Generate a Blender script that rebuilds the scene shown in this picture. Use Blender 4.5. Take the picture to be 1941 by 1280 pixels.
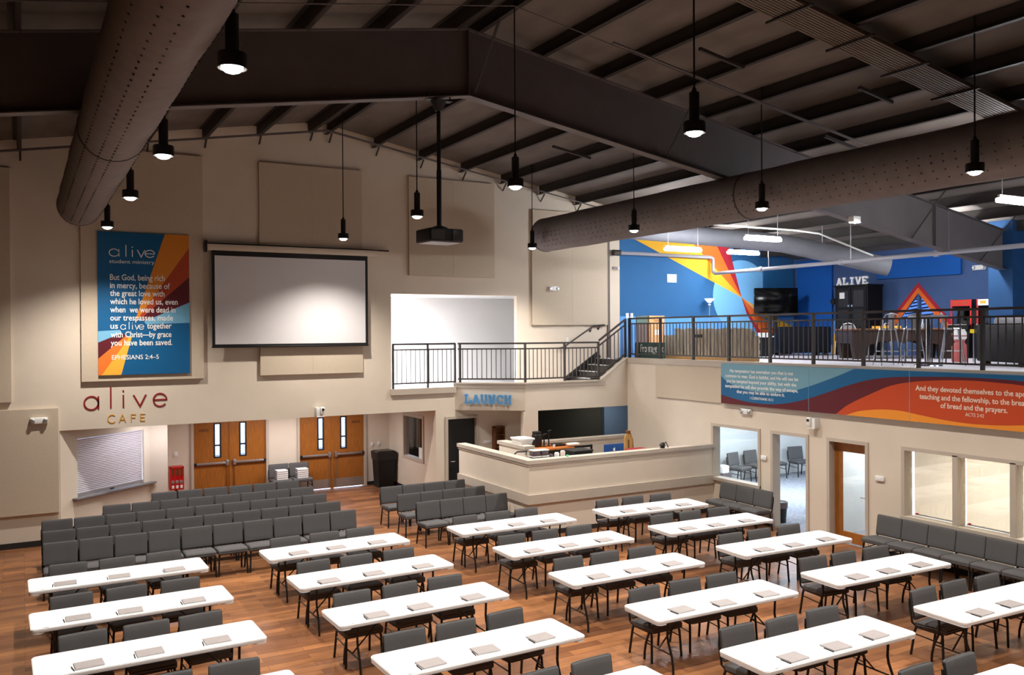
import bpy, bmesh, math, random
from mathutils import Vector, Matrix
PI = math.pi
R_ = math.radians
random.seed(7)
for o in list(bpy.data.objects):
    bpy.data.objects.remove(o)
S = bpy.context.scene
COL = S.collection

# ------------------------------------------------------------------ camera, world, exposure
cam = bpy.data.cameras.new('camera')
cam.sensor_width = 36.0
cam.lens = 1645.94 / 1941.0 * 36.0
cam.clip_end = 300
co = bpy.data.objects.new('camera', cam)
COL.objects.link(co)
yaw, pit, rol = R_(29.4256), R_(-0.3282), R_(0.3622)
fw = Vector((math.sin(yaw) * math.cos(pit), math.cos(yaw) * math.cos(pit), math.sin(pit)))
rt = Vector((math.cos(yaw), -math.sin(yaw), 0))
dn = fw.cross(rt)
r2 = rt * math.cos(rol) + dn * math.sin(rol)
d2 = dn * math.cos(rol) - rt * math.sin(rol)
M = Matrix(((r2.x, -d2.x, -fw.x, 0), (r2.y, -d2.y, -fw.y, 0), (r2.z, -d2.z, -fw.z, 4.35), (0, 0, 0, 1)))
co.matrix_world = M
S.camera = co

S.view_settings.view_transform = 'Standard'
S.view_settings.look = 'None'
S.view_settings.exposure = 0.0
S.view_settings.gamma = 1.0
S.view_settings.use_curve_mapping = False

W = bpy.data.worlds.new('world')
S.world = W
W.use_nodes = True
wn = W.node_tree.nodes
wn['Background'].inputs[0].default_value = (0.55, 0.70, 1.0, 1)
wn['Background'].inputs[1].default_value = 11.0

SPOT_W = 960.0          # each hanging lamp of the hall
TUBE_L = 150.0           # radiance of the fluorescent diffusers upstairs
WARM = (1.0, 0.94, 0.87)
COOL = (0.93, 0.96, 1.0)


def area_light(name, loc, sx, sy, power, col, rot=(0, 0, 0)):
    l = bpy.data.lights.new(name, 'AREA')
    l.shape = 'RECTANGLE'
    l.size, l.size_y, l.energy, l.color = sx, sy, power, col
    o = bpy.data.objects.new(name, l)
    o.location = loc
    o.rotation_euler = rot
    COL.objects.link(o)
    return o


# ceiling lamps of side rooms, recess and upper hallway, plus two added fills
area_light('meeting_room_light', (17.2, 16.6, 2.52), 2.4, 1.2, 250, (0.74, 0.87, 1.0))
area_light('meeting_room_light', (19.6, 14.2, 2.52), 2.0, 1.2, 170, (0.74, 0.87, 1.0))
area_light('office_light', (16.2, 11.9, 2.52), 1.2, 0.8, 75, (0.84, 0.92, 1.0))
area_light('blind_room_light', (16.6, 9.0, 2.52), 2.4, 1.2, 330, (1.0, 0.96, 0.9))
area_light('checkin_room_fill', (15.4, 21.0, 2.46), 1.0, 0.5, 16, COOL)
area_light('hallway_light', (7.3, 21.5, 5.3), 1.2, 1.0, 720, COOL)
area_light('lobby_light', (6.3, 22.4, 2.34), 3.4, 0.5, 85, (1.0, 0.95, 0.96))
area_light('lobby_light', (3.0, 21.3, 2.40), 1.0, 0.4, 30, (0.96, 0.94, 1.0))  # extra lamp added in the recess to brighten the shutter

# ------------------------------------------------------------------ materials
def lin(c):
    return tuple(((v / 255) / 12.92 if v / 255 <= 0.04045 else ((v / 255 + 0.055) / 1.055) ** 2.4) for v in c) + (1,)


def nmat(name):
    m = bpy.data.materials.new(name)
    m.use_nodes = True
    nt = m.node_tree
    return m, nt, nt.nodes['Principled BSDF']


def pbr(name, c, rough=0.6, metal=0.0, var=0.0, vs=8.0, bump=0.0, bs=150.0, spec=0.4, stretch=None):
    m, nt, b = nmat(name)
    b.inputs['Roughness'].default_value = rough
    b.inputs['Metallic'].default_value = metal
    b.inputs['Specular IOR Level'].default_value = spec
    c = lin(c)
    b.inputs['Base Color'].default_value = c
    tc = nt.nodes.new('ShaderNodeTexCoord')
    src = tc.outputs['Object']
    if stretch:
        mp = nt.nodes.new('ShaderNodeMapping')
        mp.inputs['Scale'].default_value = stretch
        nt.links.new(src, mp.inputs[0])
        src = mp.outputs[0]
    if var > 0:
        n = nt.nodes.new('ShaderNodeTexNoise')
        n.inputs['Scale'].default_value = vs
        n.inputs['Detail'].default_value = 4
        nt.links.new(src, n.inputs['Vector'])
        cr = nt.nodes.new('ShaderNodeValToRGB')
        cr.color_ramp.elements[0].position = 0.3
        cr.color_ramp.elements[1].position = 0.7
        cr.color_ramp.elements[0].color = tuple(v * (1 - var) for v in c[:3]) + (1,)
        cr.color_ramp.elements[1].color = tuple(min(1, v * (1 + var)) for v in c[:3]) + (1,)
        nt.links.new(n.outputs['Fac'], cr.inputs[0])
        nt.links.new(cr.outputs[0], b.inputs['Base Color'])
    if bump > 0:
        n2 = nt.nodes.new('ShaderNodeTexNoise')
        n2.inputs['Scale'].default_value = bs
        nt.links.new(src, n2.inputs['Vector'])
        bp = nt.nodes.new('ShaderNodeBump')
        bp.inputs['Strength'].default_value = bump
        bp.inputs['Distance'].default_value = 0.01
        nt.links.new(n2.outputs['Fac'], bp.inputs['Height'])
        nt.links.new(bp.outputs[0], b.inputs['Normal'])
    return m


def glow(name, col, strength):
    m, nt, b = nmat(name)
    b.inputs['Base Color'].default_value = (0.8, 0.8, 0.8, 1)
    b.inputs['Emission Color'].default_value = col + (1,)
    b.inputs['Emission Strength'].default_value = strength
    return m


def glass(name, tint=(0.95, 0.97, 0.97), refl=1.0):
    m = bpy.data.materials.new(name)
    m.use_nodes = True
    nt = m.node_tree
    nt.nodes.clear()
    out = nt.nodes.new('ShaderNodeOutputMaterial')
    mx = nt.nodes.new('ShaderNodeMixShader')
    tr = nt.nodes.new('ShaderNodeBsdfTransparent')
    tr.inputs[0].default_value = tint + (1,)
    gl = nt.nodes.new('ShaderNodeBsdfGlossy')
    gl.inputs['Roughness'].default_value = 0.02
    lw = nt.nodes.new('ShaderNodeLayerWeight')
    lw.inputs[0].default_value = 0.5
    pw = nt.nodes.new('ShaderNodeMath')
    pw.operation = 'POWER'
    pw.inputs[1].default_value = 4.0
    nt.links.new(lw.outputs['Facing'], pw.inputs[0])
    ma = nt.nodes.new('ShaderNodeMath')
    ma.operation = 'MULTIPLY_ADD'
    ma.inputs[1].default_value = 0.7
    ma.inputs[2].default_value = 0.035 * refl
    nt.links.new(pw.outputs[0], ma.inputs[0])
    nt.links.new(ma.outputs[0], mx.inputs[0])
    nt.links.new(tr.outputs[0], mx.inputs[1])
    nt.links.new(gl.outputs[0], mx.inputs[2])
    nt.links.new(mx.outputs[0], out.inputs[0])
    return m


def wood_floor():
    m, nt, b = nmat('wood_plank_floor')
    N, L = nt.nodes.new, nt.links.new
    tc = N('ShaderNodeTexCoord')

    def brick(w, h, c1, c2, mort, msize, off, rot=0.0):
        mp = N('ShaderNodeMapping')
        mp.inputs['Rotation'].default_value = (0, 0, rot)
        L(tc.outputs['Object'], mp.inputs[0])
        br = N('ShaderNodeTexBrick')
        br.inputs['Scale'].default_value = 1.0
        br.inputs['Brick Width'].default_value = w
        br.inputs['Row Height'].default_value = h
        br.inputs['Mortar Size'].default_value = msize
        br.inputs['Color1'].default_value = c1
        br.inputs['Color2'].default_value = c2
        br.inputs['Mortar'].default_value = mort
        br.offset = off
        L(mp.outputs[0], br.inputs['Vector'])
        return br
    a = brick(0.92, 0.155, lin((122, 80, 54)), lin((164, 112, 72)), lin((78, 50, 34)), 0.003, 0.37)
    t = brick(1.5, 0.62, (0.72, 0.70, 0.70, 1), (1.14, 1.10, 1.04, 1), (0.8, 0.8, 0.8, 1), 0.004, 0.5)
    mu = N('ShaderNodeMix')
    mu.data_type = 'RGBA'
    mu.blend_type = 'MULTIPLY'
    mu.inputs[0].default_value = 1.0
    L(a.outputs[0], mu.inputs[6])
    L(t.outputs[0], mu.inputs[7])
    mp = N('ShaderNodeMapping')
    mp.inputs['Scale'].default_value = (2.0, 22.0, 1)
    L(tc.outputs['Object'], mp.inputs[0])
    gr = N('ShaderNodeTexNoise')
    gr.inputs['Scale'].default_value = 1.6
    gr.inputs['Detail'].default_value = 6
    L(mp.outputs[0], gr.inputs['Vector'])
    bl = N('ShaderNodeTexNoise')
    bl.inputs['Scale'].default_value = 2.3
    bl.inputs['Detail'].default_value = 5
    L(tc.outputs['Object'], bl.inputs['Vector'])
    ad = N('ShaderNodeMath')
    ad.operation = 'ADD'
    L(gr.outputs['Fac'], ad.inputs[0])
    L(bl.outputs['Fac'], ad.inputs[1])
    cr = N('ShaderNodeMapRange')
    cr.inputs['From Min'].default_value = 0.6
    cr.inputs['From Max'].default_value = 1.4
    cr.inputs['To Min'].default_value = 0.72
    cr.inputs['To Max'].default_value = 1.25
    L(ad.outputs[0], cr.inputs[0])
    mv = N('ShaderNodeMix')
    mv.data_type = 'RGBA'
    mv.blend_type = 'MULTIPLY'
    mv.inputs[0].default_value = 1.0
    L(mu.outputs[2], mv.inputs[6])
    L(cr.outputs[0], mv.inputs[7])
    L(mv.outputs[2], b.inputs['Base Color'])
    b.inputs['Roughness'].default_value = 0.34
    b.inputs['Specular IOR Level'].default_value = 0.35
    bp = N('ShaderNodeBump')
    bp.inputs['Strength'].default_value = 0.12
    bp.inputs['Distance'].default_value = 0.01
    L(a.outputs['Fac'], bp.inputs['Height'])
    bp.invert = True
    L(bp.outputs[0], b.inputs['Normal'])
    return m


def veneer(name, c, rough=0.4, scale=(14, 14, 1.2)):
    return pbr(name, c, rough, 0, 0.22, 3.0, 0.03, 60, 0.4, scale)


MT = {}
MT['floor'] = wood_floor()
MT['wall'] = pbr('greige_wall_paint', (221, 207, 189), 0.85, 0, 0.03, 1.5, 0.04, 220, 0.15)
MT['acoustic'] = pbr('greige_acoustic_fabric', (203, 187, 166), 0.95, 0, 0.05, 60, 0.12, 500, 0.1)
MT['white_wall'] = pbr('white_wall_paint', (214, 214, 212), 0.85, 0, 0.02, 1.5, 0.03, 200, 0.15)
MT['trim'] = pbr('greige_trim_paint', (192, 179, 164), 0.55, 0, 0.03, 3, 0, 1, 0.3)
MT['base'] = pbr('dark_rubber_base', (40, 37, 36), 0.6)
MT['deck'] = pbr('roof_insulation', (112, 104, 98), 0.9, 0, 0.16, 2.2, 0.25, 6, 0.1, (1, 0.35, 1))
MT['steel'] = pbr('dark_painted_steel', (56, 51, 48), 0.6, 0, 0.1, 3, 0, 1, 0.25)
MT['rafter'] = pbr('grey_painted_rafter', (94, 87, 87), 0.55, 0, 0.08, 2, 0, 1, 0.3)
MT['duct'] = pbr('brown_fabric_duct', (116, 108, 105), 0.8, 0, 0.08, 5, 0.25, 12, 0.2)
MT['grey_duct'] = pbr('grey_painted_duct', (120, 121, 128), 0.6, 0, 0.05, 4)
MT['black'] = pbr('black_plastic', (20, 19, 19), 0.5)
MT['black_metal'] = pbr('black_powder_coat', (24, 22, 21), 0.4, 0.0, 0.05, 30)
MT['rail'] = pbr('dark_bronze_rail', (58, 52, 50), 0.45, 0.1, 0.06, 12)
MT['fabric'] = pbr('charcoal_chair_fabric', (94, 92, 92), 0.95, 0, 0.16, 260, 0.3, 700, 0.1)
MT['table'] = pbr('white_plastic_top', (240, 239, 238), 0.35, 0, 0.01, 5, 0.02, 300, 0.4)
MT['booklet'] = pbr('grey_booklet_cover', (156, 148, 146), 0.6, 0, 0.03, 20)
MT['paper'] = pbr('white_paper', (236, 234, 232), 0.7)
MT['white'] = pbr('white_plastic', (238, 236, 232), 0.4)
MT['screen'] = pbr('matte_screen_fabric', (212, 208, 208), 0.9, 0, 0.02, 2, 0, 1, 0.1)
MT['oak'] = veneer('oak_door_veneer', (158, 96, 38), 0.35)
MT['oak_dark'] = veneer('brown_wood', (120, 72, 34), 0.4)
MT['pine'] = veneer('pine_board', (205, 156, 92), 0.5)
MT['weathered'] = pbr('weathered_fence_wood', (188, 174, 152), 0.85, 0, 0.45, 3, 0.2, 20, 0.1, (10, 10, 1.0))
MT['alu'] = pbr('brushed_aluminium', (190, 190, 192), 0.35, 0.9, 0.05, 40)
MT['chrome'] = pbr('polished_chrome', (215, 215, 218), 0.15, 1.0)
MT['shutter'] = pbr('aluminium_slats', (196, 190, 196), 0.45, 0.15, 0.04, 20)
MT['red'] = pbr('red_enamel', (205, 32, 30), 0.35)
MT['maroon_let'] = pbr('maroon_letter', (140, 30, 36), 0.5)
MT['gold_let'] = pbr('gold_letter', (222, 160, 52), 0.45)
MT['blue_let'] = pbr('blue_letter', (92, 152, 202), 0.5)
MT['deep_blue'] = pbr('banner_deep_blue', (0, 88, 138), 0.55, 0, 0.02, 20)
MT['ochre'] = pbr('banner_ochre', (216, 130, 36), 0.55)
MT['yellow'] = pbr('banner_yellow', (246, 178, 58), 0.55)
MT['rust'] = pbr('banner_rust', (176, 66, 28), 0.55)
MT['orange'] = pbr('banner_orange', (236, 118, 40), 0.55)
MT['maroon'] = pbr('banner_maroon', (92, 18, 30), 0.55)
MT['sky'] = pbr('banner_sky_blue', (116, 176, 208), 0.55)
MT['m_sky'] = pbr('mural_grey_blue', (112, 158, 176), 0.6, 0, 0.02, 20)
MT['m_blue'] = pbr('mural_blue', (0, 92, 140), 0.6, 0, 0.02, 20)
MT['m_maroon'] = pbr('mural_maroon', (92, 14, 28), 0.6)
MT['m_rust'] = pbr('mural_rust', (196, 70, 24), 0.6)
MT['m_amber'] = pbr('mural_amber', (236, 146, 42), 0.6)
MT['up_blue'] = pbr('upper_wall_blue', (42, 98, 148), 0.8, 0, 0.03, 2)
MT['up_light'] = pbr('upper_wall_light_blue', (96, 160, 226), 0.8)
MT['up_vivid'] = pbr('vivid_blue_panel', (14, 92, 178), 0.85)
MT['up_slate'] = pbr('slate_blue_wall', (70, 96, 142), 0.85, 0, 0.03, 2)
MT['up_teal'] = pbr('teal_blue_panel', (28, 92, 140), 0.85)
MT['up_yellow'] = pbr('wall_yellow', (246, 184, 48), 0.8)
MT['up_orange'] = pbr('wall_orange', (236, 112, 38), 0.8)
MT['up_red'] = pbr('wall_red', (176, 34, 52), 0.8)
MT['up_disc'] = pbr('wall_pale_blue', (124, 190, 240), 0.8)
MT['concrete'] = pbr('pale_upper_floor', (196, 192, 200), 0.5, 0, 0.05, 3)
MT['carpet'] = pbr('grey_carpet', (150, 152, 160), 0.95, 0, 0.35, 9, 0.1, 300, 0.05, (1, 3, 1))
MT['shade'] = pbr('cream_roller_shade', (232, 226, 216), 0.9)
_nt = MT['shade'].node_tree
_tl = _nt.nodes.new('ShaderNodeBsdfTranslucent')
_tl.inputs[0].default_value = lin((234, 226, 214))
_mx = _nt.nodes.new('ShaderNodeMixShader')
_nt.links.new(_nt.nodes['Principled BSDF'].outputs[0], _mx.inputs[1])
_nt.links.new(_tl.outputs[0], _mx.inputs[2])
_nt.links.new(_mx.outputs[0], _nt.nodes['Material Output'].inputs[0])
MT['glass'] = glass('clear_glass')
MT['glass_win'] = glass('window_glass', (0.94, 0.95, 0.94), 1.6)
MT['dark_room'] = pbr('dark_room_paint', (66, 62, 50), 0.9)
MT['blue_room'] = pbr('dusty_blue_paint', (116, 136, 156), 0.85)
MT['navy_leather'] = pbr('navy_leather', (15, 17, 27), 0.6, 0, 0.1, 8, 0.1, 60, 0.15)
MT['brown_leather'] = pbr('dark_brown_leather', (26, 20, 16), 0.55, 0, 0.12, 6, 0.12, 40, 0.2)
MT['grey_cloth'] = pbr('grey_cushion_cloth', (150, 146, 150), 0.9, 0, 0.1, 12)
MT['walnut'] = pbr('dark_walnut', (52, 36, 30), 0.45, 0, 0.2, 4, 0, 1, 0.3, (3, 3, 14))
MT['cab_black'] = pbr('black_cabinet_paint', (18, 17, 20), 0.6, 0, 0.1, 6, 0, 1, 0.2)
MT['kraft'] = pbr('kraft_cardboard', (222, 164, 112), 0.8, 0, 0.05, 12)
MT['grey_green'] = pbr('grey_green_board', (92, 110, 100), 0.8)
MT['taupe'] = pbr('taupe_board', (112, 96, 92), 0.8, 0, 0.1, 10, 0, 1, 0.2, (20, 20, 1))
MT['sign_green'] = pbr('sign_green', (16, 66, 56), 0.45)
MT['white_let'] = pbr('white_lettering', (242, 240, 236), 0.6)
MT['cream_let'] = pbr('cream_lettering', (238, 222, 204), 0.6)
MT['tv'] = pbr('black_glass_screen', (10, 10, 11), 0.12, 0, 0, 1, 0, 1, 0.5)
MT['imac'] = pbr('blue_aluminium', (34, 82, 150), 0.4, 0.2)
MT['tub'] = pbr('smoky_plastic', (96, 84, 88), 0.35)
MT['cloth_white'] = pbr('white_cloth', (226, 214, 200), 0.9)
MT['teal_pack'] = pbr('pale_teal_pack', (150, 190, 200), 0.6)
MT['green_dot'] = pbr('mint_green', (90, 200, 150), 0.5)
MT['yellow_sign'] = pbr('yellow_sign', (240, 214, 20), 0.6)
MT['lens'] = glow('lamp_lens', (1.0, 0.93, 0.84), 30.0)
MT['tube'] = glow('fluorescent_diffuser', COOL, TUBE_L)
MT['stained'] = glow('daylit_window', (0.55, 0.70, 1.0), 1.3)
MT['bulb_white'] = glow('lit_torchiere_glass', (0.95, 0.95, 1.0), 1.2)


# ------------------------------------------------------------------ mesh builder
class MB:
    def __init__(s):
        s.v, s.f = [], []

    def add(s, vs, fs):
        n = len(s.v)
        s.v += [tuple(p) for p in vs]
        s.f += [tuple(i + n for i in f) for f in fs]
        return s

    def box(s, x0, x1, y0, y1, z0, z1):
        return s.add([(x0, y0, z0), (x1, y0, z0), (x1, y1, z0), (x0, y1, z0), (x0, y0, z1), (x1, y0, z1), (x1, y1, z1), (x0, y1, z1)],
                     [(0, 3, 2, 1), (4, 5, 6, 7), (0, 1, 5, 4), (1, 2, 6, 5), (2, 3, 7, 6), (3, 0, 4, 7)])

    def rbox(s, x0, x1, y0, y1, z0, z1, r=0.02, seg=3):
        bm = bmesh.new()
        bmesh.ops.create_cube(bm, size=1.0)
        for v in bm.verts:
            v.co = Vector(((x0 + x1) / 2 + v.co.x * (x1 - x0), (y0 + y1) / 2 + v.co.y * (y1 - y0), (z0 + z1) / 2 + v.co.z * (z1 - z0)))
        bmesh.ops.bevel(bm, geom=list(bm.edges), offset=r, segments=seg, profile=0.5, affect='EDGES')
        return s.bm(bm)

    def bm(s, bm):
        bm.verts.index_update()
        s.add([v.co[:] for v in bm.verts], [[v.index for v in f.verts] for f in bm.faces])
        bm.free()
        return s

    def tube(s, pts, r, n=8, cap=True):
        pts = [Vector(p) for p in pts]
        rings = []
        up = None
        for i, p in enumerate(pts):
            if i == 0:
                t = pts[1] - p
            elif i == len(pts) - 1:
                t = p - pts[i - 1]
            else:
                t = (pts[i + 1] - p).normalized() + (p - pts[i - 1]).normalized()
            t.normalize()
            if up is None:
                a = Vector((0, 0, 1)) if abs(t.z) < 0.9 else Vector((1, 0, 0))
                up = (a - t * a.dot(t)).normalized()
            else:
                up = (up - t * up.dot(t)).normalized()
            sd = t.cross(up)
            rr = r[i] if isinstance(r, (list, tuple)) else r
            rings.append([p + (up * math.cos(2 * PI * k / n) + sd * math.sin(2 * PI * k / n)) * rr for k in range(n)])
        vs = [q for g in rings for q in g]
        fs = []
        for i in range(len(pts) - 1):
            for k in range(n):
                a, b = i * n + k, i * n + (k + 1) % n
                fs.append((a, b, b + n, a + n))
        if cap:
            fs.append(tuple(reversed(range(n))))
            fs.append(tuple(range((len(pts) - 1) * n, len(pts) * n)))
        return s.add(vs, fs)

    def bar(s, p, q, w, h=None):
        """square bar from p to q, w across horizontally and h across the other way"""
        h = h or w
        p, q = Vector(p), Vector(q)
        t = (q - p).normalized()
        a = Vector((0, 0, 1)) if abs(t.z) < 0.95 else Vector((0, 1, 0))
        sd = t.cross(a).normalized() * (w / 2)
        up = sd.cross(t).normalized() * (h / 2)
        vs = []
        for c in (p, q):
            vs += [c - sd - up, c + sd - up, c + sd + up, c - sd + up]
        return s.add(vs, [(3, 2, 1, 0), (4, 5, 6, 7), (0, 1, 5, 4), (1, 2, 6, 5), (2, 3, 7, 6), (3, 0, 4, 7)])

    def lathe(s, prof, c=(0, 0, 0), n=20):
        vs, fs = [], []
        for (r, z) in prof:
            for k in range(n):
                a = 2 * PI * k / n
                vs.append((c[0] + r * math.cos(a), c[1] + r * math.sin(a), c[2] + z))
        for i in range(len(prof) - 1):
            for k in range(n):
                a, b = i * n + k, i * n + (k + 1) % n
                fs.append((a, b, b + n, a + n))
        fs.append(tuple(reversed(range(n))))
        fs.append(tuple(range((len(prof) - 1) * n, len(prof) * n)))
        return s.add(vs, fs)

    def prism(s, poly, ax, a, b):
        """poly of 2-D points extruded along axis ax from a to b; ax 'x': (y,z), 'y': (x,z), 'z': (x,y)"""
        def P(u, w):
            return {'x': lambda q: (w, q[0], q[1]), 'y': lambda q: (q[0], w, q[1]), 'z': lambda q: (q[0], q[1], w)}[ax](u)
        n = len(poly)
        vs = [P(q, a) for q in poly] + [P(q, b) for q in poly]
        fs = [tuple(reversed(range(n))), tuple(range(n, 2 * n))]
        for i in range(n):
            j = (i + 1) % n
            fs.append((i, j, j + n, i + n))
        return s.add(vs, fs)

    def move(s, mat):
        s.v = [tuple(mat @ Vector(p)) for p in s.v]
        return s


def rrect(x0, x1, y0, y1, r, n=5):
    out = []
    for cx, cy, a0 in ((x1 - r, y0 + r, -90), (x1 - r, y1 - r, 0), (x0 + r, y1 - r, 90), (x0 + r, y0 + r, 180)):
        for k in range(n + 1):
            a = R_(a0 + 90 * k / n)
            out.append((cx + r * math.cos(a), cy + r * math.sin(a)))
    return out


def disc(cx, cy, rx, ry, n=40, a0=0, a1=360):
    return [(cx + rx * math.cos(R_(a0 + (a1 - a0) * k / n)), cy + ry * math.sin(R_(a0 + (a1 - a0) * k / n))) for k in range(n)]


def obj(name, mb, mat, parent=None, smooth=True, label=None, local=False):
    me = bpy.data.meshes.new(name)
    off = Vector((0, 0, 0))
    if parent is not None and not local:
        q = parent
        while q is not None:
            off += q.location
            q = q.parent
    vs = [(p[0] - off.x, p[1] - off.y, p[2] - off.z) for p in mb.v]
    me.from_pydata(vs, [], mb.f)
    bmx = bmesh.new()
    bmx.from_mesh(me)
    bmesh.ops.recalc_face_normals(bmx, faces=bmx.faces)
    bmx.to_mesh(me)
    bmx.free()
    if smooth:
        me.polygons.foreach_set('use_smooth', [True] * len(me.polygons))
        me.set_sharp_from_angle(angle=R_(38))
    me.materials.append(mat)
    o = bpy.data.objects.new(name, me)
    COL.objects.link(o)
    if parent is not None:
        o.parent = parent
    if label:
        o['label'] = label
    return o


def tag(o, label, cat, group=None):
    o['label'] = label
    o['category'] = cat
    if group:
        o['group'] = group
    return o


def thing(name, label, cat, loc=(0, 0, 0), rz=0.0, group=None):
    o = bpy.data.objects.new(name, None)
    o.empty_display_size = 0.1
    COL.objects.link(o)
    o.location = loc
    o.rotation_euler = (0, 0, rz)
    return tag(o, label, cat, group)


def struct(name, mb, mat, parent=None, smooth=False):
    o = obj(name, mb, mat, parent, smooth)
    if parent is None:
        o['kind'] = 'structure'
    return o


def dup(root, loc, rz, label=None, group=None):
    r = root.copy()
    COL.objects.link(r)
    r.location = loc
    r.rotation_euler = (0, 0, rz)
    if label:
        r['label'] = label
    if group:
        r['group'] = group
    for ch in list(root.children):
        c = ch.copy()
        COL.objects.link(c)
        c.parent = r
        for g in list(ch.children):
            d = g.copy()
            COL.objects.link(d)
            d.parent = c
    return r


def text_mb(txt, size, ext=0.002, off=0.0, align='LEFT', line=1.0, shear=0.0, space=1.0):
    """flat lettering in the x-y plane, returned as a builder"""
    cu = bpy.data.curves.new('t', 'FONT')
    cu.body = txt
    cu.size = size
    cu.extrude = ext
    cu.offset = off
    cu.align_x = align
    cu.space_line = line
    cu.space_character = space
    cu.resolution_u = 3
    ob = bpy.data.objects.new('t', cu)
    COL.objects.link(ob)
    bpy.context.view_layer.update()
    dg = bpy.context.evaluated_depsgraph_get()
    me = bpy.data.meshes.new_from_object(ob.evaluated_get(dg))
    mb = MB()
    mb.add([v.co[:] for v in me.vertices], [list(p.vertices) for p in me.polygons])
    bpy.data.objects.remove(ob)
    bpy.data.meshes.remove(me)
    bpy.data.curves.remove(cu)
    return mb


def fit_text(txt, x0, x1, size_h, **k):
    """scale lettering to span x0..x1 with a nominal size, baseline at 0"""
    mb = text_mb(txt, 1.0, **k)
    a = min(p[0] for p in mb.v)
    b = max(p[0] for p in mb.v)
    sx = (x1 - x0) / (b - a)
    mb.v = [(x0 + (p[0] - a) * sx, p[1] * size_h, p[2]) for p in mb.v]
    return mb


FACE_Y = Matrix(((1, 0, 0, 0), (0, 0, -1, 0), (0, 1, 0, 0), (0, 0, 0, 1)))     # x-y lettering -> x-z plane, facing -Y
FACE_X = Matrix(((0, 0, -1, 0), (-1, 0, 0, 0), (0, 1, 0, 0), (0, 0, 0, 1)))    # reads along -Y, facing -X


def onY(mb, y):
    return mb.move(Matrix.Translation((0, y, 0)) @ FACE_Y)


def onX(mb, x, y0):
    return mb.move(Matrix.Translation((x, y0, 0)) @ FACE_X)


def ribbon(mb, pts, w, d):
    """stroke of width w in the x-y plane, depth d towards +z, mitred"""
    P = [Vector((p[0], p[1])) for p in pts]
    closed = (P[0] - P[-1]).length < 1e-6
    if closed:
        P = P[:-1]
    n = len(P)
    Ls, Rs = [], []
    for i in range(n):
        if closed:
            a, b = P[i - 1], P[(i + 1) % n]
            t1, t2 = (P[i] - a).normalized(), (b - P[i]).normalized()
        else:
            t1 = (P[i] - P[i - 1]).normalized() if i > 0 else (P[1] - P[0]).normalized()
            t2 = (P[i + 1] - P[i]).normalized() if i < n - 1 else t1
        t = (t1 + t2).normalized()
        nn = Vector((-t.y, t.x))
        k = w / 2 / max(0.4, nn.dot(Vector((-t1.y, t1.x))))
        Ls.append(P[i] + nn * k)
        Rs.append(P[i] - nn * k)
    m = n if closed else n - 1
    vs = []
    for q in range(n):
        vs += [(Ls[q].x, Ls[q].y, 0), (Rs[q].x, Rs[q].y, 0), (Rs[q].x, Rs[q].y, d), (Ls[q].x, Ls[q].y, d)]
    fs = []
    for i in range(m):
        a, b = i * 4, ((i + 1) % n) * 4
        for k in range(4):
            fs.append((a + k, a + (k + 1) % 4, b + (k + 1) % 4, b + k))
    if not closed:
        fs.append((3, 2, 1, 0))
        e = (n - 1) * 4
        fs.append((e, e + 1, e + 2, e + 3))
    mb.add(vs, fs)


def arc(cx, cy, rx, ry, a0, a1, n=22):
    return [(cx + rx * math.cos(R_(a0 + (a1 - a0) * k / n)), cy + ry * math.sin(R_(a0 + (a1 - a0) * k / n))) for k in range(n + 1)]


ORD = ['first', 'second', 'third', 'fourth', 'fifth', 'sixth', 'seventh', 'eighth', 'ninth', 'tenth', 'eleventh', 'twelfth', 'thirteenth']

# ------------------------------------------------------------------ the setting
XR = 14.5           # right wall
YB = 20.4           # back wall of the hall
MZ = 3.61           # upper floor
BF = 2.93           # balcony and hallway floor
XE = 22.2           # far right wall upstairs
RX, RZ, RS = 6.2, 9.42, 0.17     # roof ridge


def roof(x):
    return RZ - RS * abs(x - RX)


struct('floor', MB().box(-10, 14.6, -4.2, 24.2, -0.1, 0.0).box(14.6, 17.2, 19.1, 24.2, -0.1, 0.0), MT['floor'])
struct('floor_side_rooms', MB().box(14.6, 22.2, 7.0, 19.1, -0.1, 0.0), MT['carpet'])
struct('ground_asphalt', MB().box(-10, 30, 24.2, 32.8, -0.06, -0.04), pbr('dark_asphalt', (44, 50, 60), 0.95, 0, 0.4, 1.5))
struct('ground_outside', MB().box(-10, 30, 24.2, 60, -0.3, -0.05), pbr('grey_pavement', (120, 122, 128), 0.9, 0, 0.2, 2))
# roof deck
struct('ceiling', MB().prism([(-10.2, roof(-10.2)), (RX, RZ), (XE + .2, roof(XE + .2)), (XE + .2, roof(XE + .2) + .1), (RX, RZ + .1), (-10.2, roof(-10.2) + .1)], 'y', -4.4, 24.4), MT['deck'])
# back wall of the hall, with the entrance recess (below 2.36) and the hallway opening upstairs
mb = MB()
mb.box(-10, 0.66, YB, YB + .15, 0, 2.36)
mb.box(9.24, 11.3, YB, YB + .15, 2.14, 2.36)
mb.box(9.24, 9.56, YB, YB + .15, 0, 2.14)
mb.box(10.42, 11.3, YB, YB + .15, 0, 2.14).box(11.3, 12.1, YB, YB + .15, 0, 2.36)
mb.box(-10, 9.6, YB, YB + .15, 2.36, 2.84)
mb.box(9.6, 14.9, YB, YB + .15, 2.36, BF)
mb.box(-10, 8.04, YB, YB + .15, 2.84, 5.34)
mb.box(11.66, 15.1, YB, YB + .15, BF, 5.34)
mb.prism([(-10, 5.34), (15.1, 5.34), (15.1, roof(15.1)), (RX, RZ), (-10, roof(-10))], 'y', YB, YB + .15)
struct('wall_back', mb, MT['wall'])
mb = MB().prism([(15.1, MZ), (XE, MZ), (XE, roof(XE)), (15.1, roof(15.1))], 'y', YB, YB + .15)
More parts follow.
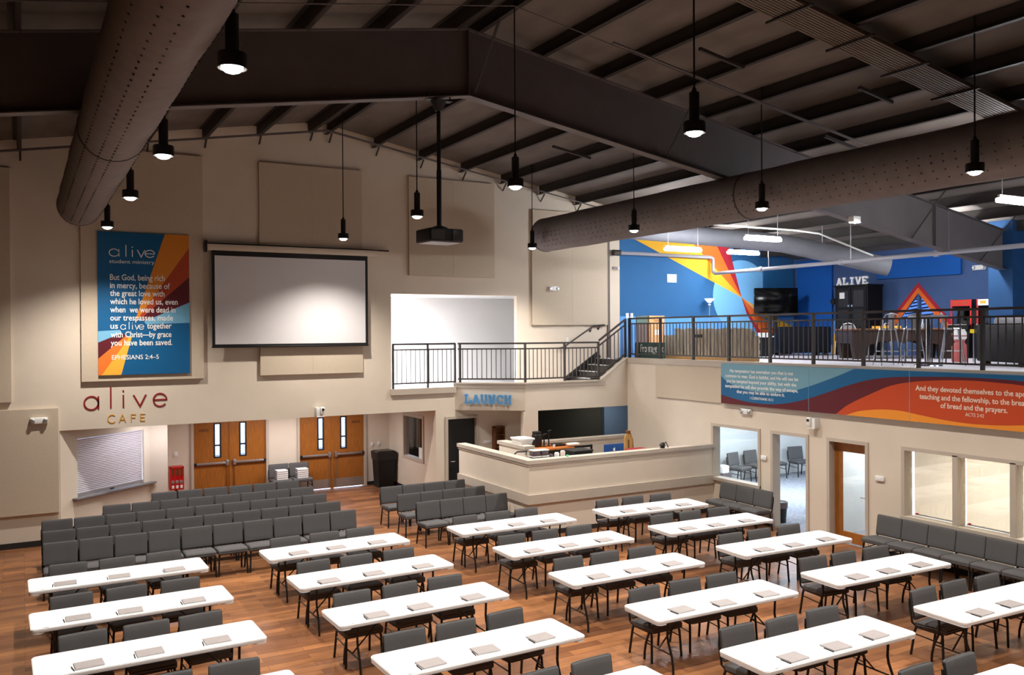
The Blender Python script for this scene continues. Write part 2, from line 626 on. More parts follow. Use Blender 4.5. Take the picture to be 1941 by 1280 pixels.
struct('wall_back_upper', mb, MT['up_blue'])
# hall left / behind the camera: unseen, darkened to cut bounce light
struct('wall_left', MB().box(-10.15, -10, -4.2, YB + .15, 0, roof(-10)), pbr('low_bounce_dark_wall', (52, 48, 46), 0.9))
struct('wall_front', MB().prism([(-10, 0), (XE, 0), (XE, roof(XE)), (RX, RZ), (-10, roof(-10))], 'y', -4.35, -4.2), pbr('low_bounce_black', (30, 28, 28), 0.95))
# entrance recess
struct('wall_entrance', MB().box(2.9, 3.84, 23.75, 23.9, 0, 2.5).box(5.74, 6.62, 23.75, 23.9, 0, 2.5).box(8.52, 9.5, 23.75, 23.9, 0, 2.5)
       .box(3.84, 5.74, 23.75, 23.9, 2.16, 2.5).box(6.62, 8.52, 23.75, 23.9, 2.16, 2.5), MT['wall'])
struct('ceiling_entrance', MB().box(0.5, 9.5, YB + .15, 23.9, 2.42, 2.5), MT['white_wall'])
mb = MB().box(9.28, 9.4, YB + .15, 21.26, 0, 2.42).box(9.28, 9.4, 22.66, 23.75, 0, 2.42).box(9.28, 9.4, 21.26, 22.66, 0, 0.9).box(9.28, 9.4, 21.26, 22.66, 2.12, 2.42)
struct('wall_entrance_right', mb, MT['wall'])
# angled cafe wall with the serving hatch
ang = math.atan2(1.70, 1.98)
CA, SA = math.cos(ang), math.sin(ang)


def cafe(mb):
    return mb.move(Matrix.Translation((0.67, YB + .02, 0)) @ Matrix.Rotation(ang, 4, 'Z'))


mb = MB().box(0, .44, 0, .14, 0, 2.42).box(2.36, 2.60, 0, .14, 0, 2.42).box(.44, 2.36, 0, .14, 0, .86).box(.44, 2.36, 0, .14, 2.13, 2.42)
struct('wall_cafe', cafe(mb), MT['wall'])
struct('wall_cafe_return', MB().box(2.56, 3.0, 22.08, 22.22, 0, 2.42).box(2.9, 3.0, 22.22, 23.75, 0, 2.42), MT['wall'])
# right wall of the hall under the upper floor
mb = MB()
T = (XR, XR + .18)
mb.box(*T, 15.89, 19.25, 0, 2.6)
mb.box(*T, 14.33, 15.89, 0, .80)
mb.box(*T, 14.33, 15.89, 2.12, 2.6)
mb.box(*T, 13.97, 14.33, 0, 2.6)
mb.box(*T, 12.95, 13.97, 2.11, 2.6)
mb.box(*T, 12.42, 12.95, 0, 2.6)
mb.box(*T, 11.46, 12.42, 2.11, 2.6)
mb.box(*T, 10.67, 11.46, 0, 2.6)
mb.box(*T, 5.42, 10.67, 0, .80)
mb.box(*T, 5.42, 10.67, 2.13, 2.6)
mb.box(*T, -4.2, 5.42, 0, 2.6)
mb.box(*T, -4.2, 19.25, 2.6, 3.62)
struct('wall_right', mb, MT['wall'])
struct('trim_1', MB().box(XR - .03, XR + .2, -4.2, 19.27, 3.50, 3.64), MT['trim'])
struct('floor_upper', MB().box(XR + .18, XE, -4.2, YB, 2.62, MZ).box(14.28, XR + .18, 19.4, YB, 3.4, MZ), MT['concrete'])
# rooms behind the right wall
struct('wall_meeting_room', MB().box(14.68, XE, 18.98, 19.1, 0, 2.6).box(XE - .1, XE, 12.9, 18.98, 0, 2.6).box(14.68, XE, 12.68, 12.8, 0, 2.6), MT['white_wall'])
struct('wall_office', MB().box(14.68, 18.0, 10.85, 10.95, 0, 2.6).box(17.9, 18.0, 10.95, 12.68, 0, 2.6), MT['white_wall'])
struct('wall_blind_room', MB().box(18.5, 18.6, 5.0, 10.85, 0, 2.6).box(14.68, 18.6, 5.0, 5.1, 0, 2.6), MT['white_wall'])
struct('ceiling_side_rooms', MB().box(14.68, XE, 5.0, 19.1, 2.56, 2.60), MT['white_wall'])
# far right wall upstairs, with a triangular window
mb = MB()
TX = (XE, XE + .15)
tri = [(15.83, 5.46), (17.1, 4.02), (14.56, 4.02)]
mb.box(*TX, 17.1, YB, MZ, roof(XE))
mb.box(*TX, -4.2, 14.56, MZ, roof(XE))
mb.box(*TX, 14.56, 17.1, 5.46, roof(XE))
mb.box(*TX, 14.56, 17.1, MZ, 4.02)
mb.prism([(17.1, 4.02), (17.1, 5.46), (15.83, 5.46)], 'x', *TX)
mb.prism([(14.56, 4.02), (15.83, 5.46), (14.56, 5.46)], 'x', *TX)
struct('wall_right_upper', mb, MT['up_slate'])
# balcony and stairs
bal = [(9.79, YB), (11.24, 19.25), (XR, 19.25), (XR, YB)]
struct('floor_balcony', MB().prism([(9.8, YB + .0), (11.3, 19.4), (14.3, 19.4), (14.3, YB)], 'z', 2.34, BF).box(4.0, 13.6, YB + .15, 23.0, 2.84, BF).box(8.04, 11.66, YB + .002, YB + .15, 2.84, BF), MT['concrete'])
dv = Vector((11.24 - 9.79, 19.25 - 20.4)).normalized()
nv = Vector((-dv.y, dv.x)) * .15
struct('wall_balcony', MB().prism([(9.79, YB), (11.24, 19.25), (11.24 + .1, 19.40), (9.79 + nv.x, YB)], 'z', 2.34, 3.04)
       .prism([(11.24, 2.32), (XR, 2.32), (XR, 3.60), (14.42, 3.60), (13.62, 3.04), (11.24, 3.04)], 'y', 19.25, 19.40), MT['wall'])
lp = [(9.76, YB - .0), (11.23, 19.22), (13.62, 19.22), (13.62, 19.42), (11.3, 19.42), (9.95, YB)]
struct('trim_2', MB().prism(lp, 'z', 3.02, 3.06).prism([(9.775, YB), (11.235, 19.235), (11.24, 19.26), (9.8, YB)], 'z', 2.92, 3.02).box(11.235, 13.75, 19.235, 19.26, 2.92, 3.02), MT['trim'])
struct('trim_3', MB().bar((13.6, 19.32, 3.05), (14.5, 19.32, 3.64), .2, .04), MT['trim'])
struct('trim_4', MB().box(8.0, 9.8, YB - .06, YB + .1, 2.80, 2.95), MT['trim'])
mb = MB()
for i in range(4):
    mb.box(13.36 + .3 * i, 14.5, 19.4, YB, BF - .1, BF + .17 * (i + 1))
stair = struct('stair', mb, pbr('dark_stair_rubber', (66, 62, 58), 0.7))
for i in range(4):
    obj('nosing', MB().box(13.335 + .3 * i, 13.375 + .3 * i, 19.4, YB, BF + .17 * (i + 1) - .015, BF + .17 * (i + 1) + .004), MT['white_wall'], stair, False)
struct('trim_5', MB().box(13.3, 14.5, YB - .03, YB, BF, BF + .1).bar((13.2, YB - .02, BF + .06), (14.35, YB - .02, 3.72), .03, .2), MT['base'])
# hallway behind the opening
struct('wall_hallway', MB().box(4.0, 13.6, 22.6, 22.75, BF, 5.5).box(3.9, 4.0, YB + .15, 22.75, BF, 5.5).box(13.5, 13.6, YB + .15, 22.75, BF, 5.5), MT['white_wall'])
struct('ceiling_hallway', MB().box(4.0, 13.6, YB + .15, 22.75, 5.35, 5.5), MT['white_wall'])
# check-in booth: walls, half walls
mb = MB().box(11.2, 11.62, 19.25, 19.43, 0, 2.32).box(11.62, XR, 19.25, 19.40, 0, 1.46)
struct('wall_booth_back', mb, MT['wall'])
struct('trim_6', MB().box(11.62, XR, 19.20, 19.45, 1.46, 1.53), MT['trim'])
HW = 9.34
struct('wall_booth', MB().box(HW, XR, 15.86, 16.02, 0, 1.56).box(HW, HW + .16, 16.02, 19.25, 0, 1.56), MT['wall'])
struct('trim_7', MB().box(HW - .04, XR, 15.82, 16.06, 1.55, 1.63).box(HW - .04, HW + .2, 16.06, 19.29, 1.55, 1.63)
       .box(HW - .02, XR, 15.84, 15.87, 1.50, 1.55).box(HW - .02, HW, 15.87, 19.27, 1.50, 1.55), MT['trim'])
struct('trim_8', MB().box(HW - .05, XR, 15.80, 15.86, .70, .90).box(HW - .05, HW, 15.86, 19.25, .70, .90), MT['trim'])
struct('wall_booth_stub', MB().box(10.44, 10.64, 17.9, 19.2, 0, 1.56), MT['wall'])
struct('trim_9', MB().box(10.40, 10.68, 17.86, 19.24, 1.55, 1.63), MT['trim'])
struct('floor_booth', MB().box(9.5, XR, 16.02, 19.25, 0, .62), MT['carpet'])
struct('wall_alcove', MB().box(11.98, 12.1, YB + .15, 22.0, 0, 2.34), MT['dark_room'])
struct('wall_checkin_room', MB().box(9.5, 15.6, 22.0, 22.1, 0, 2.6).box(16.9, 17.0, 19.25, 22.0, 0, 2.6).box(9.4, 11.98, YB + .15, 22.1, 2.5, 2.6).box(11.98, 17.0, 19.41, 22.1, 2.5, 2.6), MT['dark_room'])
struct('wall_checkin_blue', MB().box(15.6, 16.9, 21.9, 22.1, 0, 2.5), MT['blue_room'])
# baseboards
struct('baseboard_back', MB().box(-10, .66, YB - .02, YB, 0, .12), MT['base'])
struct('baseboard_booth', MB().box(HW - .015, XR, 15.845, 15.86, 0, .1).box(HW - .015, HW, 15.86, 19.25, 0, .1), MT['base'])
struct('baseboard_entrance', MB().box(8.52, 9.28, 23.73, 23.75, 0, .1).box(9.26, 9.28, YB + .15, 23.75, 0, .1).box(3.0, 3.8, 23.73, 23.75, 0, .1), MT['base'])
struct('baseboard_right', MB().box(XR - .02, XR, 14.03, 15.8, 0, .1).box(XR - .02, XR, 12.5, 12.9, 0, .1).box(XR - .02, XR, -4, 11.4, 0, .1), MT['base'])
# window and door frames in the right wall


def frame_x(y0, y1, z0, z1, x0=XR - .025, w=.07, d=.23, sill=True):
    m = MB().box(x0, x0 + d, y0, y0 + w, z0, z1).box(x0, x0 + d, y1 - w, y1, z0, z1).box(x0, x0 + d, y0 + w, y1 - w, z1 - w, z1)
    if sill:
        m.box(x0 - .03, x0 + d, y0, y1, z0, z0 + w)
    return m


def glass_x(y0, y1, z0, z1, x):
    return MB().box(x, x + .008, y0, y1, z0, z1)


w1 = struct('window_1', frame_x(14.31, 15.91, .78, 2.14), MT['trim'])
obj('pane', glass_x(14.37, 15.85, .84, 2.08, XR + .12), MT['glass_win'], w1, False)
w2 = struct('window_2', frame_x(5.40, 10.70, .77, 2.15).box(XR - .025, XR + .2, 9.56, 9.66, .8, 2.1).box(XR - .025, XR + .2, 8.52, 8.62, .8, 2.1)
            .box(XR - .025, XR + .2, 7.48, 7.58, .8, 2.1).box(XR - .025, XR + .2, 6.44, 6.54, .8, 2.1), MT['trim'])
for a, b in ((9.66, 10.63), (8.62, 9.56), (7.58, 8.52), (6.54, 7.48), (5.47, 6.44)):
    obj('pane', glass_x(a, b, .84, 2.08, XR + .06), MT['glass_win'], w2, False)
d1 = struct('door_1', frame_x(12.93, 14.0, 0, 2.14, sill=False), MT['trim'])
d2 = struct('door_2', frame_x(11.44, 12.45, 0, 2.14, sill=False), MT['trim'])
mb = MB().box(XR + .14, XR + .18, 12.20, 12.38, .02, 2.06).box(XR + .14, XR + .18, 11.52, 11.64, .02, 2.06).box(XR + .14, XR + .18, 11.64, 12.20, 1.87, 2.06).box(XR + .14, XR + .18, 11.64, 12.20, .02, .24)
lf = obj('door_leaf', mb, MT['oak'], d2, False)
obj('pane', glass_x(11.64, 12.20, .24, 1.87, XR + .156), MT['glass_win'], lf, False)
obj('door_handle', MB().tube([(XR + .14, 11.58, 1.0), (XR + .08, 11.58, 1.0), (XR + .08, 11.70, 1.0)], .011), MT['alu'], lf)
# window in the entrance recess
w3 = struct('window_3', MB().box(9.25, 9.42, 21.24, 21.32, .88, 2.14).box(9.25, 9.42, 22.6, 22.68, .88, 2.14).box(9.25, 9.42, 21.32, 22.6, 2.06, 2.14).box(9.25, 9.42, 21.32, 22.6, .88, .96), MT['trim'])
obj('pane', MB().box(9.33, 9.338, 21.32, 22.6, .96, 2.06), MT['glass'], w3, False)
struct('wall_entrance_office', MB().box(9.4, 9.5, YB + .15, 20.7, 0, 2.4).box(10.9, 11.0, 20.55, 23.8, 0, 2.4).box(9.4, 11, 23.75, 23.9, 0, 2.5), MT['dark_room'])

# entrance double doors
for k, (x0, x1) in enumerate(((3.86, 5.72), (6.64, 8.50))):
    D = struct('door_%d' % (3 + k), MB().box(x0 - .07, x0, 23.70, 23.92, 0, 2.2).box(x1, x1 + .07, 23.70, 23.92, 0, 2.2).box(x0 - .07, x1 + .07, 23.70, 23.92, 2.13, 2.2)
        , MT['trim'])
    xm = (x0 + x1) / 2
    obj('door_mullion', MB().box(xm - .03, xm + .03, 23.74, 23.86, 0, 2.13), MT['oak'], D, False)
    for sgn, a, b in ((-1, x0 + .005, xm - .032), (1, xm + .032, x1 - .005)):
        s0 = (a + b) / 2 + (.15 if sgn < 0 else -.15) - .07
        s1 = s0 + .14
        yf = 23.76
        leaf = obj('door_leaf', MB().box(a, s0, yf, yf + .045, .015, 2.12).box(s1, b, yf, yf + .045, .015, 2.12).box(s0, s1, yf, yf + .045, .015, 1.12).box(s0, s1, yf, yf + .045, 1.99, 2.12), MT['oak'], D, False)
        obj('vision_frame', MB().box(s0 - .025, s0 + .01, yf - .012, yf + .05, 1.10, 2.01).box(s1 - .01, s1 + .025, yf - .012, yf + .05, 1.10, 2.01).box(s0, s1, yf - .012, yf + .05, 1.10, 1.13).box(s0, s1, yf - .012, yf + .05, 1.98, 2.01).box(s0, s1, yf + .02, yf + .03, 1.40 + .02 * k * sgn, 1.44 + .02 * k * sgn), MT['black'], leaf, False)  # on the right pair the thin crossbar stands in for a glass reflection
        obj('pane', MB().box(s0, s1, yf + .015, yf + .021, 1.12, 1.99), MT['glass'], leaf, False)
        pb = MB().rbox(a + .06, b - .10 if sgn < 0 else b - .06, yf - .085, yf - .04, .93, .985, .008, 2) if sgn < 0 else MB().rbox(a + .10, b - .06, yf - .085, yf - .04, .93, .985, .008, 2)
        bar = obj('panic_bar', pb, MT['alu'], leaf)
        cx = b - .06 if sgn < 0 else a + .06
        obj('latch_case', MB().rbox(cx - .04, cx + .04, yf - .09, yf, .89, 1.03, .01, 2), MT['alu'], bar)
        ex = a + .035 if sgn < 0 else b - .035
        obj('end_cap', MB().rbox(ex - .03, ex + .03, yf - .085, yf, .925, .99, .01, 2), MT['black'], bar)
        obj('latch_rod', MB().tube([(cx, yf - .03, .9), (cx, yf - .03, .06)], .012), MT['oak_dark'] if k == 0 else MT['alu'], leaf)
        if k == 1:
            obj('kick_plate', MB().box(a + .02, b - .03, yf - .004, yf, .03, .27), MT['alu'], leaf, False)
        if (k == 0 and sgn < 0) or (k == 1 and sgn > 0):
            px = a + .25 if k == 0 else a + .66
            obj('door_plaque', MB().box(px - .12, px + .12, yf - .006, yf, 1.80, 1.87), MT['oak_dark'], leaf, False)
        cxx = a + .05 if sgn < 0 else b - .05
        obj('door_closer', MB().rbox(min(cxx, cxx - sgn * .36), max(cxx, cxx - sgn * .36), yf - .06, yf, 2.04, 2.115, .008, 2), MT['alu'], leaf)
# door of the alcove
d5 = struct('door_5', MB().box(9.50, 9.58, YB - .03, YB + .17, 0, 2.18).box(10.40, 10.46, YB - .03, YB + .17, 0, 2.18).box(9.58, 10.40, YB - .03, YB + .17, 2.11, 2.18), MT['trim'])
lf = obj('door_leaf', MB().box(9.585, 10.395, YB + .08, YB + .12, .01, 2.105), MT['black'], d5, False)
obj('door_handle', MB().tube([(9.67, YB + .08, 1.0), (9.67, YB + .02, 1.0), (9.79, YB + .02, 1.0)], .012), MT['chrome'], lf)

# ------------------------------------------------------------------ roof steel
pos = []
for i in range(13):
    pos.append((1, i, 6.43 + 1.19 * i))
    pos.append((-1, i, 5.97 - 1.205 * i))
for sd, i, x in pos:
    if x > XE - .2 or x < -9.8:
        continue
    z1 = roof(x) - .01
    m = MB()
    m.box(x - .008, x + .008, -4.2, YB - .02, z1 - .24, z1)
    m.box(x - .075 * (sd > 0), x + .075 * (sd < 0), -4.2, YB - .02, z1 - .24, z1 - .225)
    m.box(x - .075 * (sd < 0), x + .075 * (sd > 0), -4.2, YB - .02, z1 - .012, z1)
    side = 'right' if sd > 0 else 'left'
    tag(obj('roof_purlin', m, MT['steel'], None, False), 'dark steel roof purlin, %s one %s of the roof ridge' % (ORD[i], side), 'roof beam', 'roof purlins')
    # gusset at the wall
    if -1 < x < 14:
        tag(obj('purlin_bracket', MB().bar((x + .05, YB - .01, z1 - .42), (x + .05, YB - .22, z1 - .24), .04, .012), MT['steel'], None, False),
            'small steel bracket under %s purlin %s of ridge at wall' % (ORD[i], side), 'bracket', 'purlin brackets')


def rafter(y, label, xa=-10, xb=20.55):
    t = thing('roof_rafter', label, 'roof beam', (RX, y, 9.15), 0, 'steel roof rafters')

    def top(x):
        return 9.16 - .17 * abs(x - RX)

    def bot(x):
        return 8.12 - .162 * abs(x - RX)
    w = MB().prism([(xa, bot(xa)), (RX, bot(RX)), (xb, bot(xb)), (xb, top(xb)), (RX, top(RX)), (xa, top(xa))], 'y', y - .006, y + .006)
    obj('web', w, MT['rafter'], t, False)
    m = MB()
    for a, b in ((xa, RX), (RX, xb)):
        m.prism([(a, bot(a) - .015), (b, bot(b) - .015), (b, bot(b)), (a, bot(a))], 'y', y - .1, y + .1)
    obj('lower_flange', m, MT['rafter'], t, False)
    m = MB()
    for a, b in ((xa, RX), (RX, xb)):
        m.prism([(a, top(a)), (b, top(b)), (b, top(b) + .015), (a, top(a) + .015)], 'y', y - .1, y + .1)
    obj('upper_flange', m, MT['rafter'], t, False)
    for x in (RX, 17.9):
        obj('stiffener', MB().box(x - .007, x + .007, y - .09, y - .006, bot(x), top(x)), MT['rafter'], t, False)
    for x in (6.3, 10.2, 17.1, 19.6):
        obj('flange_brace', MB().bar((x, y - .05, bot(x) + .02), (x + .08, y - .82, roof(x) - .22), .045, .012), MT['steel'], t, False)
    return t


rafter(12.4, 'deep grey steel rafter across the middle of the hall')
struct('column_upper', MB().box(20.55, XE, 12.15, 12.75, MZ, roof(20.6)), pbr('navy_column_paint', (18, 62, 104), 0.8))

# big fabric ducts


def duct(name, label, x, z, r, y0, y1, holes):
    t = thing(name, label, 'air duct', (x, y1, z))
    prof = []
    n = 40
    m = MB()
    pts, rad = [], []
    L = y1 - r * .8 - y0
    for k in range(n + 1):
        pts.append((x, y0 + L * k / n, z))
        rad.append(r * (1 + .012 * math.sin(k * 2.1) + .008 * math.sin(k * 5.3)))
    for k in range(1, 7):
        a = PI / 2 * k / 6
        pts.append((x, y0 + L + r * .8 * math.sin(a), z))
        rad.append(max(.03, r * math.cos(a)))
    m.tube(pts, rad, 32)
    obj('duct_body', m, MT['duct'], t)
    for yy in (y0 + L * .35, y0 + L * .68, y0 + L):
        obj('seam', MB().tube([(x, yy - .012, z), (x, yy + .012, z)], r * 1.012 + .002, 32), MT['steel'], t)
    hm = MB()
    for a in holes:
        k = 0
        yy = y0 + .2
        while yy < y0 + L - .3:
            ca, sa = math.cos(R_(a)), math.sin(R_(a))
            c = Vector((x + ca * r * 1.012, yy, z + sa * r * 1.012))
            hm.tube([c - Vector((ca, 0, sa)) * .02, c + Vector((ca, 0, sa)) * .004], .010, 6)
            yy += .19
    h = obj('vent_holes', hm, MT['black'], t)
    h['kind'] = 'stuff'
    return t


duct('fabric_duct', 'long brown fabric duct hanging over the left side', 1.00, 6.90, .40, -3.5, 19.3, (-115, -95, -35, -12, -142))
duct('fabric_duct', 'long brown fabric duct running past the upper floor on the right', 11.80, 6.86, .43, -3.5, 19.45, (196, 182, 212, 230, 310))

# conduits, cable tray, pipes
for y, dz, lb in ((10.8, .36, 'thin steel conduit below the purlins in front of the rafter'), (19.6, .36, 'thin steel conduit below the purlins near the back wall')):
    m = MB()
    if y < 15:
        m.tube([(7.9, y, roof(7.9) - dz), (15.2, y, roof(15.2) - dz)], .02, 6)
    else:
        m.tube([(-6, y, roof(-6) - dz), (RX, y, RZ - dz), (15.2, y, roof(15.2) - dz)], .018, 6)
    m.tube([(-6, y + .07, roof(-6) - dz - .01), (RX, y + .07, RZ - dz - .01), (14.6, y + .07, roof(14.6) - dz + .02)], .009, 6)
    tag(obj('conduit', m, MT['rafter']), lb, 'conduit')
m = MB()
for k in range(11):
    yy = 8.02 + k * .052
    m.bar((7.2, yy, roof(7.2) - .34), (15.6, yy, roof(15.6) - .34), .036, .03)
m.prism([(7.2, roof(7.2) - .30), (15.6, roof(15.6) - .30), (15.6, roof(15.6) - .29), (7.2, roof(7.2) - .29)], 'y', 8.0, 8.56)
ct = thing('cable_tray', 'wide ribbed cable tray crossing below the roof at upper right', 'cable tray', (11, 8.3, 8.4))
obj('tray_bars', m, pbr('brown_tray_metal', (92, 80, 68), .6), ct, False)
for k in range(7):
    xx = 7.75 + k * 1.19
    obj('hanger', MB().bar((xx, 7.88, roof(xx) - .375), (xx, 8.68, roof(xx) - .375), .04, .03), MT['steel'], ct, False)
for k, (xx, yy, ln) in enumerate(((9.0, 10.1, .9), (9.4, 13.9, .9), (11.6, 9.3, .8), (10.2, 16.2, 1.0), (13.0, 11.2, .9), (12.2, 14.6, .9), (4.0, 15.4, .9))):
    tag(obj('unistrut_rail', MB().bar((xx, yy, roof(xx) - .30), (xx + ln, yy, roof(xx + ln) - .30), .05, .05), MT['steel'], None, False),
        ['short dark strut under the roof beside the front right pendant', 'short dark strut under the roof behind the rafter peak', 'short dark strut near the cable tray above right duct', 'short dark strut under the roof, right of projector pole',
         'short dark strut under the roof, right end of front conduit', 'short dark strut under the roof beyond rafter at right', 'short dark strut under the roof left of the ridge'][k], 'strut')

t = thing('ceiling_light', 'bright ceiling light at top left of the hallway opening', 'ceiling light', (8.6, 21.3, 5.35))
obj('frame', MB().box(8.1, 9.1, 21.0, 21.6, 5.33, 5.352), MT['white'], t, False)
obj('diffuser', MB().box(8.14, 9.06, 21.04, 21.56, 5.322, 5.33), glow('hall_diffuser', (0.95, 0.97, 1.0), 8.0), t, False)
# ------------------------------------------------------------------ pendant lamps
XS = (1.47, 6.25, 11.15)
XN = ('left', 'middle', 'right')
YS = (3.2, 7.1, 10.95, 14.55, 18.7)  # first row is unseen, added to light the near tables
YN = ('nearest', 'second nearest', 'third nearest', 'rearmost')


def pendant(x, y, label):
    zt = roof(x) - .02
    z = 6.44
    t = thing('pendant_lamp', label, 'pendant lamp', (x, y, z), 0, 'black pendant lamps')
    obj('cord', MB().tube([(x, y, zt), (x, y, z + .46)], .011, 6), MT['black'], t)
    obj('lamp_body', MB().lathe([(.02, .50), (.03, .46), (.055, .45), (.055, .12)], (x, y, z), 20), MT['black_metal'], t)
    obj('shade', MB().lathe([(.055, .145), (.112, .14), (.118, .128), (.118, .02), (.110, .02), (.106, .10), (.05, .11)], (x, y, z), 24), MT['black_metal'], t)
    obj('lens', MB().lathe([(.088, .05), (.085, .02), (.062, -.004), (.03, -.016)], (x, y, z), 20), MT['lens'], t)
    l = bpy.data.lights.new('lamp_light', 'SPOT')
    l.energy = SPOT_W
    l.color = WARM
    l.spot_size = R_(126)
    l.spot_blend = 1.0
    l.shadow_soft_size = .07
    o = bpy.data.objects.new('lamp_light', l)
    COL.objects.link(o)
    o.parent = t
    o.location = (0, 0, -.05)
    return t


for i, x in enumerate(XS):
    for j, y in enumerate(YS):
        if j == 0:
            pendant(x, y, 'black pendant lamp added out of view nearest the upper viewpoint in the %s row' % XN[i])
        else:
            pendant(x, y, 'black pendant lamp, %s visible in the %s row' % (YN[j - 1], XN[i]))

# ------------------------------------------------------------------ chairs
def cushion(x0, x1, y0, y1, z0, z1, r, tilt=0.0, pivot=None, crown=0.0, bend=0.0):
    bm = bmesh.new()
    bmesh.ops.create_cube(bm, size=1.0)
    bmesh.ops.subdivide_edges(bm, edges=list(bm.edges), cuts=3, use_grid_fill=True)
    for v in bm.verts:
        v.co = Vector(((x0 + x1) / 2 + v.co.x * (x1 - x0), (y0 + y1) / 2 + v.co.y * (y1 - y0), (z0 + z1) / 2 + v.co.z * (z1 - z0)))
    sharp = [e for e in bm.edges if e.calc_face_angle(0) > 1.0]
    bmesh.ops.bevel(bm, geom=sharp, offset=r, segments=3, profile=0.5, affect='EDGES')
    for v in bm.verts:
        u = (v.co.x - (x0 + x1) / 2) / ((x1 - x0) / 2)
        v.co.y += bend * u * u
        if crown:
            w = (v.co.y - (y0 + y1) / 2) / ((y1 - y0) / 2)
            if v.co.z > (z0 + z1) / 2:
                v.co.z += crown * (1 - u * u) * max(0, 1 - w * w)
    if tilt:
        bmesh.ops.rotate(bm, verts=bm.verts, cent=pivot, matrix=Matrix.Rotation(tilt, 3, 'X'))
    return MB().bm(bm)


def make_chair(label, group):
    t = thing('stacking_chair', label, 'chair', (0, 0, 0), 0, group)
    seat = cushion(-.262, .262, -.27, .18, .385, .475, .034, R_(-3), (0, 0, .43), .012)
    for i, p in enumerate(seat.v):
        if p[1] < -.2:
            seat.v[i] = (p[0], p[1], p[2] - .02 * ((-.2 - p[1]) / .07))
    obj('seat', seat, MT['fabric'], t, local=True)
    back = cushion(-.265, .265, .165, .222, .475, .855, .026, R_(-9), (0, .18, .475), 0, -.02)
    obj('backrest', back, MT['fabric'], t, local=True)
    for s in (-1, 1):
        obj('leg', MB().tube([(s * .20, -.16, .40), (s * .232, -.20, .385), (s * .24, -.215, .34), (s * .255, -.235, 0)], .0165, 8), MT['black_metal'], t, local=True)
        obj('leg', MB().tube([(s * .236, .16, .40), (s * .236, .185, .33), (s * .25, .235, 0)], .0165, 8), MT['black_metal'], t, local=True)
    m = MB()
    for s in (-1, 1):
        m.bar((s * .235, -.2, .385), (s * .235, .17, .385), .022, .022)
        m.tube([(s * .243, -.205, .27), (s * .242, .192, .29)], .009, 6)
    m.bar((-.235, .15, .385), (.235, .15, .385), .022, .022)
    obj('seat_frame', m, MT['black_metal'], t, local=True)
    for s in (-1, 1):
        obj('back_post', MB().tube([(s * .25, .15, .40), (s * .262, .205, .44), (s * .262, .245, .66), (s * .24, .262, .74)], .015, 8), MT['black_metal'], t, local=True)
    return t


CH = [None]


def chair(x, y, rz, label, group, z=0.0):
    if CH[0] is None:
        CH[0] = make_chair(label, group)
        CH[0].location = (x, y, z)
        CH[0].rotation_euler = (0, 0, rz)
        return CH[0]
    return dup(CH[0], (x, y, z), rz, label, group)


# ------------------------------------------------------------------ folding tables
def make_table(label):
    t = thing('folding_table', label, 'table', (0, 0, 0), 0, 'white folding tables')
    L, Wd = 1.22, .38
    m = MB()
    m.prism(rrect(-L, L, -Wd, Wd, .06, 6), 'z', .712, .738)
    m.prism(rrect(-L + .008, L - .008, -Wd + .008, Wd - .008, .055, 6), 'z', .738, .746)
    m.prism(rrect(-L + .004, L - .004, -Wd + .004, Wd - .004, .058, 6), 'z', .70, .712)
    for s in (-1, 1):
        m.prism(rrect(s * L - .16 if s > 0 else s * L + .004, s * L - .004 if s > 0 else s * L + .16, -Wd + .004, Wd - .004, .058, 6), 'z', .682, .70)
    obj('tabletop', m, MT['table'], t, local=True)
    for sx in (-1, 1):
        for sy in (-1, 1):
            x = sx * .93
            obj('leg', MB().tube([(x, sy * .20, .70), (x, sy * .185, .46), (x, sy * .20, .38), (x, sy * .27, .22), (x, sy * .295, .10), (x, sy * .30, 0)], .016, 8), MT['black_metal'], t, local=True)
        obj('cross_bar', MB().tube([(sx * .93, -.26, .235), (sx * .93, .26, .235)], .011, 6), MT['black_metal'], t, local=True)
        obj('top_bar', MB().tube([(sx * .93, -.2, .695), (sx * .93, .2, .695)], .0135, 6), MT['black_metal'], t, local=True)
        obj('leg_brace', MB().tube([(sx * .93, 0, .235), (sx * .45, 0, .705)], .011, 6), MT['black_metal'], t, local=True)
    for sy in (-1, 1):
        obj('side_rail', MB().bar((-1.0, sy * .31, .692), (1.0, sy * .31, .692), .022, .03), MT['black_metal'], t, local=True)
    obj('sticker', MB().prism(disc(-1.05, -.352, .035, .007, 12), 'z', .746, .7465), MT['black'], t, False, local=True)
    return t


TB = [None]
COLX = {'A': 1.28, 'B': 4.60, 'C': 8.06, 'D': 11.27}
ROWY = (14.30, 12.51, 10.71, 8.86, 7.02, 5.18)
CN = {'A': 'leftmost column', 'B': 'second column', 'C': 'third column', 'D': 'rightmost column'}
RN = ('rearmost row', 'second row from back', 'third row from back', 'fourth row from back', 'fifth row from back', 'frontmost row')
PN = ('left', 'middle', 'right')
JR = random.Random(3)
book_xs = (-.70, -.03, .72)
BK = [None]
PE = [None]


def booklet(x, y, rz, lab):
    if BK[0] is None:
        t = thing('booklet', lab, 'booklet', (x, y, .7465), rz, 'grey booklets on the tables')
        obj('cover', MB().box(-.145, .145, -.108, .108, .0, .0025).box(-.145, .145, -.108, .108, .0115, .014).box(-.145, -.142, -.108, .108, 0, .014), MT['booklet'], t, False, local=True)
        obj('pages', MB().box(-.142, .141, -.105, .105, .0025, .0115), MT['paper'], t, False, local=True)
        BK[0] = t
        return t
    return dup(BK[0], (x, y, .7465), rz, lab)


